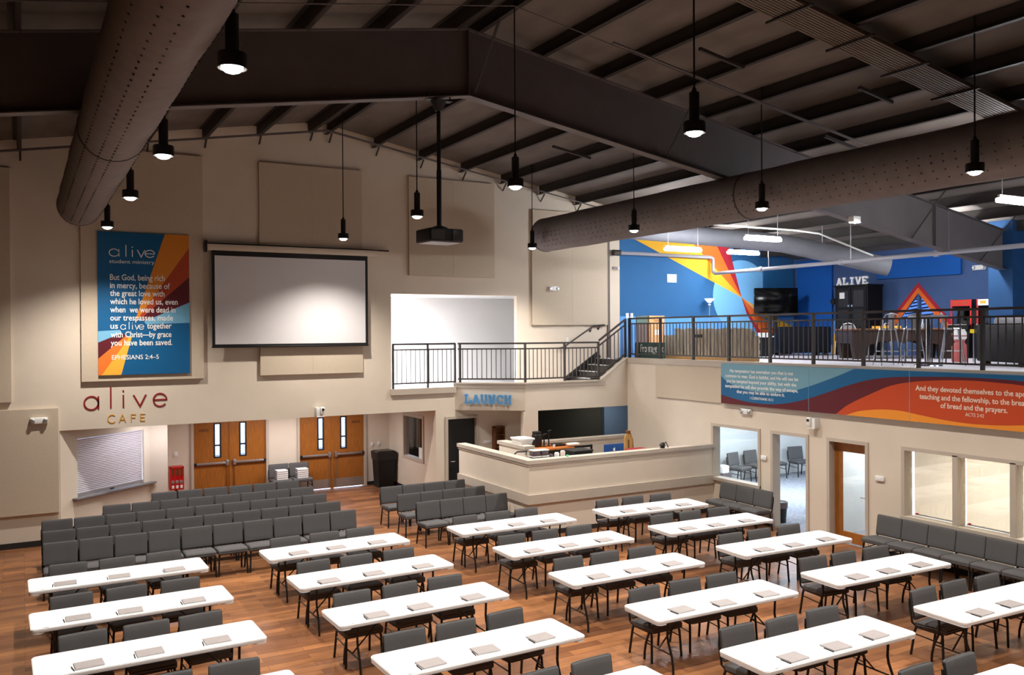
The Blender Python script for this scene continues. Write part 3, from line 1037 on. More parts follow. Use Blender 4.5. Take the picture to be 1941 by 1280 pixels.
def pen(x, y, rz, lab):
    if PE[0] is None:
        t = thing('pen', lab, 'pen', (x, y, .7465), rz, 'dark pens beside the booklets')
        obj('barrel', MB().tube([(0, -.065, .006), (0, .04, .006)], .006, 8), MT['black'], t, local=True)
        obj('pen_cap', MB().tube([(0, .04, .006), (0, .075, .006)], [.0068, .0055], 8), MT['black'], t, local=True)
        PE[0] = t
        return t
    return dup(PE[0], (x, y, .7465), rz, lab)


for c in 'ABCD':
    for r in range(6):
        if (c == 'A' and r == 4) or (r == 5 and c != 'C'):
            continue
        x = COLX[c] + JR.uniform(-.03, .03)
        y = ROWY[r] + {'A': .03, 'B': .04, 'C': -.02, 'D': -.13}[c] + JR.uniform(-.02, .02)
        rz = R_({'A': 1.0, 'B': 1.2, 'C': -.8, 'D': -2.0}[c] + JR.uniform(-.5, .5))
        where = '%s, %s' % (CN[c], RN[r])
        lab = 'white folding table in %s' % where
        if TB[0] is None:
            TB[0] = make_table(lab)
            TB[0].location = (x, y, 0)
            TB[0].rotation_euler = (0, 0, rz)
        else:
            dup(TB[0], (x, y, 0), rz, lab)
        cs, sn = math.cos(rz), math.sin(rz)

        def at(u, v):
            return x + u * cs - v * sn, y + u * sn + v * cs
        for k in range(3):
            ux = (-.69, .0, .69)[k] + JR.uniform(-.03, .03)
            cx, cy = at(ux, .40 + JR.uniform(-.03, .03))
            chair(cx, cy, rz + R_(JR.uniform(-4, 4)), 'grey chair, %s of three behind white table, %s' % (PN[k], where), 'chairs at the tables')
            bx, by = at(book_xs[k] + JR.uniform(-.05, .05), -.19 + JR.uniform(-.03, .03))
            brz = rz + R_(JR.uniform(-4, 4)) + PI * 0
            booklet(bx, by, brz, 'grey booklet, %s of three on white table, %s' % (PN[k], where))
            px, py = bx - (.165) * math.cos(brz) - (-.05) * math.sin(brz), by - (.165) * math.sin(brz) + (-.05) * math.cos(brz)
            pen(px, py, brz + R_(JR.uniform(-6, 6)), 'dark pen beside %s booklet on white table, %s' % (PN[k], where))

# rows of chairs at the back
ROWN = ('front row', 'second row', 'third row', 'fourth row', 'rear row')
for r, (n, x0) in enumerate(((10, .53), (10, .54), (10, .55), (8, 1.67), (6, 2.72))):
    for k in range(n):
        chair(x0 + .5515 * k, 16.36 + 1.005 * r + JR.uniform(-.01, .01), R_(JR.uniform(-1, 1)), 'grey chair, %s from left in the %s of the left seating block' % (ORD[k], ROWN[r]), 'chairs in the left seating block')
for r in range(3):
    for k in range(4):
        chair(7.32 + .535 * k, 16.36 + 1.03 * r, R_(JR.uniform(-1, 1)), 'grey chair, %s from left in %s beside the check-in booth' % (ORD[k], ('front row', 'middle row', 'back row')[r]), 'chairs beside the booth')
for k in range(3):
    chair(13.93, 14.96 - .535 * k, -PI / 2, 'dark grey chair, %s from the booth, below the small wall window' % ORD[k], 'three chairs below the small window')
for k in range(8):
    chair(13.93, 10.70 - .535 * k, -PI / 2, 'dark grey chair, %s from the wooden door, along right wall' % ORD[k], 'chairs along the right wall')
# two chairs between the entrance doors, with stacks
for k, x in enumerate((5.98, 6.53)):
    chair(x, 23.22, 0, 'grey chair between the entrance doors, on the %s, holding white stacks' % PN[0 if k == 0 else 2], 'chairs between the entrance doors')
    for q in range(5):
        t = tag(obj('ring_binder', MB().rbox(x - .15, x + .14, 23.0, 23.26, .482 + .052 * q, .524 + .052 * q, .006, 2), MT['paper']),
                'white binder, %s from bottom of stack on %s entrance chair' % (ORD[q], PN[0 if k == 0 else 2]), 'binder', 'white binders on the chairs')
        obj('spine', MB().box(x - .153, x - .149, 23.02, 23.24, .488 + .052 * q, .518 + .052 * q), MT['tub'], t, False)

# chairs in the meeting room
for k, (x, y, a) in enumerate(((17.85, 18.45, 12), (18.6, 18.55, 4), (19.35, 18.55, -4), (20.3, 18.45, -8))):
    chair(x, y, R_(a), 'grey chair %s along back wall of the bright meeting room' % ('first', 'second', 'third', 'fourth')[k], 'chairs in the meeting room')

# ------------------------------------------------------------------ things on the back wall
def wall_panel(name, x0, x1, z0, z1, label, seams=(), hseams=()):
    t = thing(name, label, 'acoustic panel', ((x0 + x1) / 2, YB, z0))
    m = MB().box(x0, x1, YB - .075, YB - .001, z0, z1)
    p = obj('fabric_face', m, MT['acoustic'], t, False)
    for s in seams:
        obj('seam', MB().box(s - .006, s + .006, YB - .078, YB - .075, z0, z1), MT['trim'], t, False)
    for s in hseams:
        obj('seam', MB().box(x0, x1, YB - .078, YB - .075, s - .006, s + .006), MT['trim'], t, False)
    return t


wall_panel('acoustic_panel', -2.6, -.20, 3.0, 7.75, 'tall beige acoustic panel at far left edge, upper part of wall')
wall_panel('acoustic_panel', -2.6, .64, .68, 2.84, 'low beige acoustic panel left of the serving hatch')
wall_panel('acoustic_panel', 1.08, 3.54, 3.37, 8.33, 'tall beige acoustic panel behind the blue banner', (), (5.88,))
wall_panel('acoustic_panel', 4.79, 7.27, 3.395, 8.33, 'tall beige acoustic panel behind the projection screen', (6.03,))
wall_panel('acoustic_panel', 8.51, 10.95, 5.81, 8.30, 'square beige acoustic panel behind the projector', (9.74,))
wall_panel('acoustic_panel', 12.11, 14.62, 4.55, 7.70, 'beige acoustic panel above the stair handrail', (13.42,))
struct('trim_10', MB().box(14.64, 14.72, YB - .05, YB, MZ, 7.6), pbr('brown_edge_trim', (108, 96, 88), 0.6))
# right wall acoustic panel beside the mural
t = thing('acoustic_panel', 'beige acoustic panel on right wall, left of the mural', 'acoustic panel', (XR, 16.7, 2.64))
obj('fabric_face', MB().box(XR - .045, XR - .001, 15.53, 17.98, 2.64, 3.46), MT['acoustic'], t, False)

# projection screen
t = thing('projection_screen', 'white projection screen with black border on back wall', 'projection screen', (5.54, YB, 4.0))
ys = YB - .20
obj('screen_case', MB().rbox(3.58, 7.62, YB - .24, YB - .08, 6.235, 6.375, .01, 2), MT['wall'], t)
obj('wall_bracket', MB().box(3.56, 3.60, YB - .26, YB - .076, 6.2, 6.45).box(3.58, 7.95, YB - .12, YB - .076, 6.38, 6.41), MT['black'], t, False)
fb = obj('border', MB().box(3.70, 7.36, ys, ys + .004, 4.07, 6.25), MT['black'], t, False)
obj('screen_surface', MB().box(3.765, 7.295, ys - .003, ys, 4.125, 6.12), MT['screen'], t, False)
obj('weight_bar', MB().rbox(3.69, 7.37, ys - .012, ys + .016, 4.045, 4.085, .008, 2), MT['black'], t)

# banner
t = thing('wall_banner', 'tall blue scripture banner with orange rays left of the screen', 'banner', (2.3, YB, 3.49))
b0, b1, z0, z1 = 1.397, 3.236, 3.497, 6.552
yb = 20.285
obj('banner_board', MB().box(b0, b1, yb, yb + .035, z0, z1), MT['deep_blue'], t, False)


def ray(nm, poly, mat, k):
    obj(nm, MB().prism(poly, 'y', yb - .001 - .0006 * k, yb + .001), mat, t, False)


ray('ochre_ray', [(2.738, z1), (b1, z1), (b1, 6.272), (2.19, 4.72), (2.12, 4.66)], MT['ochre'], 1)
ray('rust_ray', [(b1, 6.272), (b1, 5.621), (2.263, 4.727), (2.19, 4.72)], MT['rust'], 2)
ray('maroon_ray', [(b1, 5.621), (b1, 5.062), (2.319, 4.633), (2.24, 4.70)], MT['maroon'], 3)
ray('sky_ray', [(b1, 5.062), (b1, 4.612), (2.345, 4.579), (2.30, 4.64)], MT['sky'], 4)
ray('sky_ray', [(b0, 4.432), (b0, 4.192), (1.86, 4.395), (1.82, 4.46)], MT['sky'], 1)
ray('maroon_ray', [(b0, 4.192), (b0, 3.851), (1.95, 4.34), (1.86, 4.395)], MT['maroon'], 2)
ray('orange_ray', [(b0, 3.851), (b0, z0), (1.46, z0), (2.01, 4.30), (1.95, 4.345)], MT['orange'], 3)
ray('yellow_ray', [(1.46, z0), (1.84, z0), (2.06, 4.33), (2.0, 4.30)], MT['yellow'], 4)


def alive_mb(x0, z0, w, h, st, d):
    """thin geometric lowercase lettering, x-height h, drawn as strokes"""
    m = MB()
    k = w / 4.72

    def sc(pts):
        return [(x0 + p[0] * k, z0 + p[1] * h) for p in pts]
    rx = .5
    for pts in (arc(.50, .5, .5, .5, 0, 360, 30), [(1.0, 1.0), (1.0, 0)],
                [(1.72, 0), (1.72, 1.62)], [(2.38, 0), (2.38, .98)], [(2.9, 1.0), (3.3, .0), (3.7, 1.0)],
                arc(4.22, .5, .5, .5, 0, 330, 30), [(3.72, .5), (4.72, .5)]):
        ribbon(m, sc(pts), st, d)
    cx, cz = x0 + 2.38 * k, z0 + 1.35 * h
    m.prism(disc(cx, cz, st * .75, st * .75, 10), 'z', 0, d)
    return m


obj('lettering', onY(alive_mb(1.624, 6.03, .90, .155, .018, .002), yb - .004), MT['white_let'], t, False)
obj('lettering', onY(fit_text('student ministry', 1.627, 2.52, .115, ext=.0015).move(Matrix.Translation((0, 5.885, 0))), yb - .004), MT['white_let'], t, False)
lines = [('But God, being rich', 2.726, 5.525), ('in mercy, because of', 2.83, 5.352), ('the great love with', 2.72, 5.185), ('which he loved us, even', 2.99, 5.01), ('when  we were dead in', 2.94, 4.835), ('our trespasses, made', 2.89, 4.66)]
for s, xe, z in lines:
    obj('lettering', onY(fit_text(s, 1.634, xe, .178, ext=.0015, off=.012).move(Matrix.Translation((0, z, 0))), yb - .006), MT['white_let'], t, False)
obj('lettering', onY(fit_text('us', 1.634, 1.785, .178, ext=.0015, off=.012).move(Matrix.Translation((0, 4.487, 0))), yb - .006), MT['white_let'], t, False)
obj('lettering', onY(alive_mb(1.835, 4.47, .46, .10, .012, .002), yb - .006), MT['white_let'], t, False)
obj('lettering', onY(fit_text('together', 2.36, 2.858, .178, ext=.0015, off=.012).move(Matrix.Translation((0, 4.487, 0))), yb - .006), MT['white_let'], t, False)
for s, xe, z in (('with Christ\u2014by grace', 2.855, 4.30), ('you have been saved.', 2.87, 4.125)):
    obj('lettering', onY(fit_text(s, 1.64, xe, .178, ext=.0015, off=.012).move(Matrix.Translation((0, z, 0))), yb - .006), MT['white_let'], t, False)
obj('lettering', onY(fit_text('EPHESIANS 2:4\u20135', 1.658, 2.592, .14, ext=.0015, off=.004).move(Matrix.Translation((0, 3.825, 0))), yb - .006), MT['white_let'], t, False)

# alive CAFE lettering on the wall: every letter its own thing
def letters(parts, name, mat, lab, cat, group):
    for ch, m in parts:
        tag(obj(name, m, mat), lab % ch, cat, group)


def glyph(pts_list, st, d, y):
    m = MB()
    for p in pts_list:
        ribbon(m, p, st, d)
    return onY(m, y)


yl = YB - .003
hx = .275
st = .032
dd = .010
aset = [('a', [arc(1.265, 2.91, .135, .14, 0, 360, 30), [(1.40, 3.05), (1.40, 2.776)]]),
        ('l', [[(1.64, 2.787), (1.64, 3.238)]]),
        ('i', [[(1.886, 2.787), (1.886, 3.06)], [(1.886, 3.125), (1.886, 3.16)]]),
        ('v', [[(2.088, 3.05), (2.218, 2.80), (2.338, 3.05)]]),
        ('e', [arc(2.624, 2.92, .135, .14, 0, 322, 30), [(2.489, 2.925), (2.759, 2.925)]])]
letters([(c, glyph(p, st, dd, yl)) for c, p in aset], 'wall_letter', MT['maroon_let'], 'maroon letter %s of alive on wall above the serving hatch', 'letter', 'maroon alive letters')
cset = [('C', [arc(1.66, 2.555, .08, .085, 45, 315, 18)]), ('A', [[(1.80, 2.472), (1.865, 2.638), (1.93, 2.472)], [(1.822, 2.528), (1.908, 2.528)]]),
        ('F', [[(2.04, 2.472), (2.04, 2.638)], [(2.04, 2.628), (2.132, 2.628)], [(2.04, 2.558), (2.12, 2.558)]]),
        ('E', [[(2.225, 2.472), (2.225, 2.638)], [(2.225, 2.628), (2.316, 2.628)], [(2.225, 2.558), (2.306, 2.558)], [(2.225, 2.482), (2.316, 2.482)]])]
letters([(c, glyph(p, .018, .008, yl)) for c, p in cset], 'wall_letter', MT['gold_let'], 'gold letter %s of CAFE on wall above the serving hatch', 'letter', 'gold cafe letters')

# chunky slab letters (cell 1 x 1)
SLAB = {
    'L': [[(.22, 0), (.22, 1)], [(0, .94), (.5, .94)], [(0, .08), (.95, .08)], [(.87, .0), (.87, .36)]],
    'A': [[(.12, .0), (.5, 1.0)], [(.5, 1.0), (.88, .0)], [(.26, .32), (.74, .32)], [(0, .06), (.34, .06)], [(.66, .06), (1, .06)]],
    'U': [[(.2, 1), (.2, .28), (.34, .1), (.66, .1), (.8, .28), (.8, 1)], [(.02, .94), (.4, .94)], [(.6, .94), (.98, .94)]],
    'N': [[(.2, 0), (.2, 1)], [(.2, .98), (.8, .02)], [(.8, 0), (.8, 1)], [(0, .06), (.4, .06)], [(.6, .94), (1, .94)], [(0, .94), (.3, .94)]],
    'C': [[(.88, .70), (.72, .9), (.5, .93), (.24, .82), (.14, .5), (.24, .18), (.5, .07), (.75, .12), (.9, .3)], [(.88, .6), (.88, 1)]],
    'H': [[(.2, 0), (.2, 1)], [(.8, 0), (.8, 1)], [(.2, .5), (.8, .5)], [(.02, .06), (.4, .06)], [(.6, .06), (.98, .06)], [(.02, .94), (.4, .94)], [(.6, .94), (.98, .94)]],
    'I': [[(.5, 0), (.5, 1)], [(.18, .06), (.82, .06)], [(.18, .94), (.82, .94)]],
    'V': [[(.12, 1), (.5, 0)], [(.5, 0), (.88, 1)], [(0, .94), (.34, .94)], [(.66, .94), (1, .94)]],
    'E': [[(.22, 0), (.22, 1)], [(.02, .06), (.92, .06)], [(.02, .94), (.92, .94)], [(.22, .5), (.66, .5)], [(.87, 0), (.87, .28)], [(.87, .72), (.87, 1)]],
}


def slab(ch, w, h, st, d):
    m = MB()
    for i, p in enumerate(SLAB[ch]):
        ribbon(m, [(q[0] * w, q[1] * h) for q in p], st, d + .0008 * i)
    return m


ux, uy = dv.x, dv.y
p0 = Vector((9.79, YB))
Ld = (Vector((11.24, 19.25)) - p0).length
for k, ch in enumerate('LAUNCH'):
    s = (.145 + k * .1125) * Ld
    m = slab(ch, .185, .225, .058, .035)
    Mx = Matrix(((ux, 0, uy, p0.x + ux * s + uy * .03), (uy, 0, -ux, p0.y + uy * s - ux * .03), (0, 1, 0, 2.525 - .004 * k), (0, 0, 0, 1)))
    tag(obj('wall_letter', m.move(Mx), MT['blue_let'], None, False), 'blue raised letter %s of LAUNCH on the booth header' % ch, 'letter', 'blue launch letters')

# emergency lights and cameras


def emergency(name, label, x, y, z, face, w=.32):
    t = thing(name, label, 'emergency light', (x, y, z))
    if face == 'Y':
        obj('housing', MB().rbox(x - w / 2, x + w / 2, y - .07, y - .001, z - .065, z + .065, .015, 3), MT['white'], t)
        for s in (-1, 1):
            obj('lamp_head', MB().lathe([(.045, 0), (.045, .02), (.03, .035)], (0, 0, 0), 16).move(Matrix.Translation((x + s * w * .36, y - .07, z)) @ Matrix.Rotation(PI / 2, 4, 'X')), MT['alu'], t)
    else:
        obj('housing', MB().rbox(x - .07, x - .001, y - w / 2, y + w / 2, z - .065, z + .065, .015, 3), MT['white'], t)
        for s in (-1, 1):
            obj('lamp_head', MB().lathe([(.045, 0), (.045, .02), (.03, .035)], (0, 0, 0), 16).move(Matrix.Translation((x - .07, y + s * w * .36, z)) @ Matrix.Rotation(-PI / 2, 4, 'Y')), MT['alu'], t)
    return t


emergency('emergency_light', 'white twin-head emergency light on low panel at far left', .285, YB - .07, 2.60, 'Y')
emergency('emergency_light', 'white emergency light on acoustic panel above the stairs', 12.77, YB - .07, 5.55, 'Y')
emergency('emergency_light', 'white emergency light just below the long mural', XR, 14.72, 2.50, 'X')
emergency('emergency_light', 'white emergency light on blue upper wall near the rafter', XE, 14.0, 6.0, 'X', .36)


def ptz(label, x, y, z, face):
    t = thing('wall_camera', label, 'camera', (x, y, z))
    mb1 = MB().rbox(-.10, -.015, -.14, 0, -.11, .10, .012, 2)
    mb2 = MB().rbox(-.005, .10, -.17, -.05, -.06, .11, .02, 3)
    mb3 = MB().tube([(.05, -.17, .05), (.05, -.19, .05)], .03, 14)
    mb4 = MB().box(-.09, .09, -.15, 0, -.125, -.105)
    Mx = Matrix.Translation((x, y, z)) @ (Matrix.Identity(4) if face == 'Y' else Matrix.Rotation(-PI / 2, 4, 'Z') @ Matrix.Scale(-1, 4, (1, 0, 0)))
    obj('mount', mb1.move(Mx), MT['white'], t)
    obj('camera_head', mb2.move(Mx), MT['white'], t)
    obj('camera_lens', mb3.move(Mx), MT['black'], t)
    obj('bracket', mb4.move(Mx), MT['white'], t, False)


ptz('white pan-tilt camera on soffit above the second entrance doors', 6.18, YB, 2.49, 'Y')
ptz('white pan-tilt camera on right wall below the mural', XR, 12.75, 2.42, 'X')
t = thing('dome_camera', 'small white bullet camera on wall beside the blue upper wall', 'camera', (14.87, YB, 6.22))
obj('mount', MB().tube([(14.87, YB, 6.2), (14.87, YB - .06, 6.2)], .04, 12), MT['white'], t)
obj('camera_head', MB().tube([(14.87, YB - .06, 6.2), (14.93, YB - .2, 6.17)], .045, 12), MT['white'], t)

# switches and plates: (label, centre, size, facing)
for lab, x, y, z, w, h, f in (
        ('white light switch above the red candy machine', 3.42, 23.75, 1.26, .09, .13, 'Y'),
        ('white light switch left of pair above black trash bin', 8.74, 23.75, 1.16, .08, .12, 'Y'),
        ('white light switch right of pair above black trash bin', 8.95, 23.75, 1.17, .08, .12, 'Y'),
        ('white light switch on wall below the stair handrail', 13.27, YB, 4.14, .09, .14, 'Y'),
        ('white switch, left one of two at top of stairs', 15.36, YB, 4.82, .1, .15, 'Y'),
        ('white switch, right one of two at top of stairs', 15.52, YB, 4.82, .1, .15, 'Y'),
        ('white access panel on upper blue wall beside yellow ray', 17.03, YB, 5.95, .36, .25, 'Y'),
        ('white thermostat box left of the open doorway', XR, 14.20, 1.50, .16, .10, 'X'),
        ('white thermostat box right of the wooden door', XR, 11.17, 1.47, .2, .10, 'X'),
        ('white wall box in the alcove right of black door', 10.72, YB, 1.45, .22, .08, 'Y')):
    t = thing('wall_plate', lab, 'wall plate', (x, y, z))
    if f == 'Y':
        obj('plate', MB().rbox(x - w / 2, x + w / 2, y - .02, y - .001, z - h / 2, z + h / 2, .005, 2), MT['white'], t)
        obj('toggle', MB().box(x - w * .15, x + w * .15, y - .026, y - .02, z - h * .2, z + h * .2), MT['paper'], t, False)
    else:
        obj('plate', MB().rbox(x - .04, x - .001, y - w / 2, y + w / 2, z - h / 2, z + h / 2, .008, 2), MT['white'], t)
        obj('toggle', MB().box(x - .044, x - .04, y - w * .2, y + w * .2, z - h * .2, z + h * .2), MT['paper'], t, False)

# serving hatch shutter
t = thing('roller_shutter', 'silver roller shutter closing the cafe serving hatch', 'shutter', (1.74, 21.3, .88))
m = MB()
nsl = 30
for k in range(nsl):
    za = .95 + k * (2.12 - .95) / nsl
    zb = za + (2.12 - .95) / nsl
    m.add([(.46, .05, za), (2.34, .05, za), (2.34, .043, (za + zb) / 2), (.46, .043, (za + zb) / 2), (2.34, .05, zb), (.46, .05, zb)], [(0, 1, 2, 3), (3, 2, 4, 5)])
obj('slats', cafe(m), MT['shutter'], t, False)
obj('bottom_rail', cafe(MB().box(.46, 2.34, .02, .06, .89, .955)), MT['alu'], t, False)
obj('latch', cafe(MB().box(1.36, 1.46, .005, .02, .90, .93)), MT['black'], t, False)
tag(obj('counter_sill', cafe(MB().rbox(.30, 2.62, -.14, .12, .845, .885, .008, 2)), pbr('grey_laminate', (110, 104, 104), .5)), 'grey counter sill below the roller shutter', 'counter')

# candy machine
t = thing('candy_machine', 'red three-slot candy machine on black post by doors', 'candy machine', (3.34, 23.3, 0))
x0, x1, yf = 3.20, 3.53, 23.16
obj('cabinet', MB().box(x0, x1, yf, 23.45, .44, .70).box(x0, x1, yf + .03, 23.45, .70, 1.02).box(x0, x0 + .03, yf, yf + .03, .7, 1.02).box(x1 - .03, x1, yf, yf + .03, .7, 1.02).box(x0, x1, yf, yf + .03, .98, 1.02).box(x0 + .10, x0 + .12, yf, yf + .03, .7, 1.0).box(x0 + .21, x0 + .23, yf, yf + .03, .7, 1.0), MT['red'], t, False)
for k in range(3):
    cx = x0 + .065 + .10 * k
    obj('candy_window', MB().box(cx - .035, cx + .035, yf + .015, yf + .03, .80, .98), MT['oak_dark'], t, False)
    obj('coin_mech', MB().rbox(cx - .035, cx + .035, yf - .02, yf, .60, .68, .008, 2).tube([(cx, yf - .02, .64), (cx, yf - .05, .64)], .015, 10), MT['alu'], t)
    obj('chute_door', MB().rbox(cx - .028, cx + .028, yf - .025, yf, .48, .56, .006, 2), MT['white'], t)
obj('post', MB().box(3.33, 3.39, 23.26, 23.32, .03, .44), MT['black'], t, False)
obj('base', MB().lathe([(.2, 0), (.2, .02), (.05, .05)], (3.36, 23.29, 0), 20), MT['black'], t)

# trash bin
t = thing('trash_bin', 'tall black trash bin with liner beside entrance doors', 'trash bin', (8.93, 23.25, 0))
m = MB()
def frustum(m, cx, cy, w0, d0, w1, d1, z0, z1):
    return m.add([(cx - w0, cy - d0, z0), (cx + w0, cy - d0, z0), (cx + w0, cy + d0, z0), (cx - w0, cy + d0, z0), (cx - w1, cy - d1, z1), (cx + w1, cy - d1, z1), (cx + w1, cy + d1, z1), (cx - w1, cy + d1, z1)],
                 [(0, 3, 2, 1), (4, 5, 6, 7), (0, 1, 5, 4), (1, 2, 6, 5), (2, 3, 7, 6), (3, 0, 4, 7)])
obj('bin_body', frustum(MB(), 8.93, 23.3, .22, .2, .265, .25, 0, .98), MT['black'], t, False)
obj('liner', frustum(MB(), 8.93, 23.3, .285, .265, .28, .26, .72, .9).add([], []) if False else frustum(frustum(MB(), 8.93, 23.3, .275, .255, .29, .27, .78, .99), 8.93, 23.3, .29, .27, .23, .21, .99, 1.03), pbr('shiny_black_liner', (24, 24, 25), .25, 0, .1, 20, .3, 30), t, False)
# notice behind the recess window
tag(obj('notice_sheet', MB().box(9.322, 9.326, 21.36, 21.70, .95, 1.26), MT['paper'], None, False), 'white paper notice on the dark entrance window', 'notice')

# ------------------------------------------------------------------ projector
t = thing('projector', 'black projector hanging on a long pole from rafter', 'projector', (5.72, 12.4, 5.80))
px, py = 5.70, 12.4
obj('pole', MB().tube([(px, py, 7.98), (px, py, 6.15)], .032, 12), MT['black'], t)
obj('pole', MB().tube([(px, py, 6.9), (px, py, 6.0)], .038, 12), MT['black'], t)
obj('rafter_clamp', MB().box(px - .22, px + .22, py - .06, py + .06, 7.98, 8.0).lathe([(.05, -.16), (.13, 0)], (px, py, 7.98), 14).tube([(px - .2, py, 7.98), (px - .2, py, 8.1)], .012, 6).tube([(px + .2, py, 7.98), (px + .2, py, 8.1)], .012, 6), MT['black'], t)
rp = Matrix.Translation((px, py, 0)) @ Matrix.Rotation(R_(4), 4, 'Z')
obj('mount_plate', MB().lathe([(.14, 0), (.14, .03), (.06, .06)], (0, 0, 5.965), 16).move(rp), MT['black'], t)
body = obj('projector_body', MB().rbox(-.29, .29, -.24, .24, 5.76, 5.965, .02, 3).move(rp), MT['black'], t)
obj('lens_panel', MB().rbox(.10, .285, -.252, -.235, 5.775, 5.95, .006, 2).move(rp), pbr('dark_projector_trim', (52, 50, 52), .4), body)
obj('bottom_cover', MB().box(-.27, .27, -.22, .22, 5.752, 5.762).move(rp), pbr('grey_projector_base', (150, 148, 152), .5), body, False)
obj('vent_grille', MB().box(-.27, -.04, -.246, -.238, 5.79, 5.93).move(rp), MT['rail'], body, False)

# ------------------------------------------------------------------ railings
def railing(label, p, q, post_at=(0.0, 1.0), base0=0.0, h=1.08, gap=.12, group='dark metal railings', post_drop=.08, pw=.05):
    """straight section between floor points p and q (with their own z)"""
    p, q = Vector(p), Vector(q)
    t = thing('railing', label, 'railing', ((p + q) / 2)[:], 0, group)
    L = (Vector((q.x, q.y)) - Vector((p.x, p.y))).length

    def at(s, z):
        c = p + (q - p) * s
        return (c.x, c.y, c.z + z)
    obj('top_rail', MB().bar(at(0, h), at(1, h), .045, .045), MT['rail'], t, False)
    obj('middle_rail', MB().bar(at(0, h - .14), at(1, h - .14), .035, .035), MT['rail'], t, False)
    obj('bottom_rail', MB().bar(at(0, .11), at(1, .11), .035, .035), MT['rail'], t, False)
    for s in post_at:
        obj('post', MB().bar(at(s, -post_drop), at(s, h), pw, pw), MT['rail'], t, False)
    n = max(1, int(L / gap))
    for k in range(1, n):
        s = k / n
        if min(abs(s - a) for a in list(post_at) + [9]) * L < .035:
            continue
        obj('baluster', MB().bar(at(s, .11), at(s, h - .14), .016, .016), MT['rail'], t, False)
    return t


railing('dark metal railing across the white hallway opening', (8.07, YB + .02, 2.97), (9.82, YB + .02, 2.97), (0.01, .55, .99), h=1.10)
e0 = Vector((9.87, 20.42))
e1 = Vector((11.27, 19.32))
railing('dark metal railing on the slanted balcony front over the blue letters', (9.87, YB - .03, 3.04), (11.28, 19.32, 3.04), (0.03, ), h=1.03)
railing('dark metal railing along the straight balcony front before stairs', (11.28, 19.32, 3.04), (13.60, 19.32, 3.04), (0.0, .52, .99), h=1.03)
railing('dark metal sloping railing beside the short stairs', (13.60, 19.32, 3.06), (14.50, 19.32, 3.64), (0.98,), h=1.06)
PY = (19.25, 17.90, 16.62, 15.37, 14.07, 12.85, 11.60, 10.38, 9.14, 7.9, 6.7)
for k in range(len(PY) - 1):
    railing('dark metal railing on upper floor edge, %s section from the stairs' % ORD[k], (XR + .06, PY[k], 3.63), (XR + .06, PY[k + 1], 3.63), (1.0,) if k else (0.02, 1.0), h=1.08, gap=.125, post_drop=.05, pw=.06)
# wall handrails
t = thing('wall_handrail', 'dark round handrail on wall above the stairs', 'handrail', (13.7, YB, 4.0))
obj('rail_tube', MB().tube([(12.95, YB - .08, 3.90), (13.1, YB - .08, 3.93), (14.13, YB - .08, 4.53), (14.5, YB - .08, 4.55)], .022, 10), MT['rail'], t)
for x, z in ((13.2, 3.98), (14.05, 4.48), (14.33, 4.54)):
    obj('bracket', MB().tube([(x, YB - .08, z), (x, YB - .05, z - .09), (x, YB, z - .1)], .01, 8).tube([(x, YB - .01, z - .1), (x, YB, z - .1)], .035, 12), MT['rail'], t)
t = thing('wall_handrail', 'short dark handrail on the stub wall inside booth', 'handrail', (10.5, 17.85, 1.3))
obj('rail_tube', MB().tube([(10.05, 17.80, 1.45), (10.16, 17.80, 1.53), (10.43, 17.80, 1.52)], .02, 8), MT['rail'], t)
obj('bracket', MB().tube([(10.40, 17.80, 1.52), (10.42, 17.80, 1.44), (10.445, 17.92, 1.44)], .01, 6), MT['rail'], t)

# ------------------------------------------------------------------ mural on the right wall
t = thing('wall_mural', 'long wavy scripture mural panel along the right wall', 'mural', (XR, 10.5, 2.65))
MX = XR - .11
Y0, Y1, MZ0, MZ1 = 15.46, 4.6, 2.65, 3.585
obj('mural_board', MB().box(MX, XR - .001, Y1, Y0, MZ0, MZ1), MT['m_blue'], t, False)


def band(nm, poly, mat, k):
    obj(nm, MB().prism(poly, 'x', MX - .001 - .0006 * k, MX + .002), mat, t, False)


def smooth_curve(pts, n=5):
    out = []
    for i in range(len(pts) - 1):
        a = pts[max(0, i - 1)]; b = pts[i]; c = pts[i + 1]; d = pts[min(len(pts) - 1, i + 2)]
        for k in range(n):
            u = k / n
            out.append(tuple(.5 * ((2 * b[j]) + (-a[j] + c[j]) * u + (2 * a[j] - 5 * b[j] + 4 * c[j] - d[j]) * u * u + (-a[j] + 3 * b[j] - 3 * c[j] + d[j]) * u ** 3) for j in (0, 1)))
    out.append(pts[-1])
    return out


LB = smooth_curve([(Y0, 3.30), (15.21, 3.15), (14.68, 3.01), (14.04, 2.98), (13.45, 3.02), (12.99, 3.13), (12.6, 3.25), (12.08, 3.43), (11.68, MZ1)])
BM_ = smooth_curve([(Y0, 2.85), (14.68, 2.74), (14.05, 2.72), (13.51, 2.77), (12.99, 2.88), (12.34, 3.08), (11.83, 3.25), (11.34, 3.38), (10.87, 3.45), (10.43, 3.48), (9.61, 3.51), (8.92, 3.51), (8.36, 3.49), (7.2, 3.40), (6.0, 3.22), (Y1, 2.95)])
MO = smooth_curve([(12.13, MZ0), (11.83, 2.86), (11.34, 3.09), (10.88, 3.28), (10.43, 3.38), (9.81, 3.44), (9.22, 3.46), (8.67, 3.44), (8.36, 3.42), (7.2, 3.30), (6.0, 3.05), (Y1, 2.72)])
OA = smooth_curve([(11.88, MZ0), (11.58, 2.75), (11.11, 2.82), (10.65, 2.83), (10.22, 2.78), (9.61, 2.72), (9.04, 2.71), (8.36, 2.76), (7.2, 2.92), (6.0, 2.88), (Y1, 2.70)])
band('pale_wave', LB + [(Y0, MZ1)], MT['m_sky'], 1)
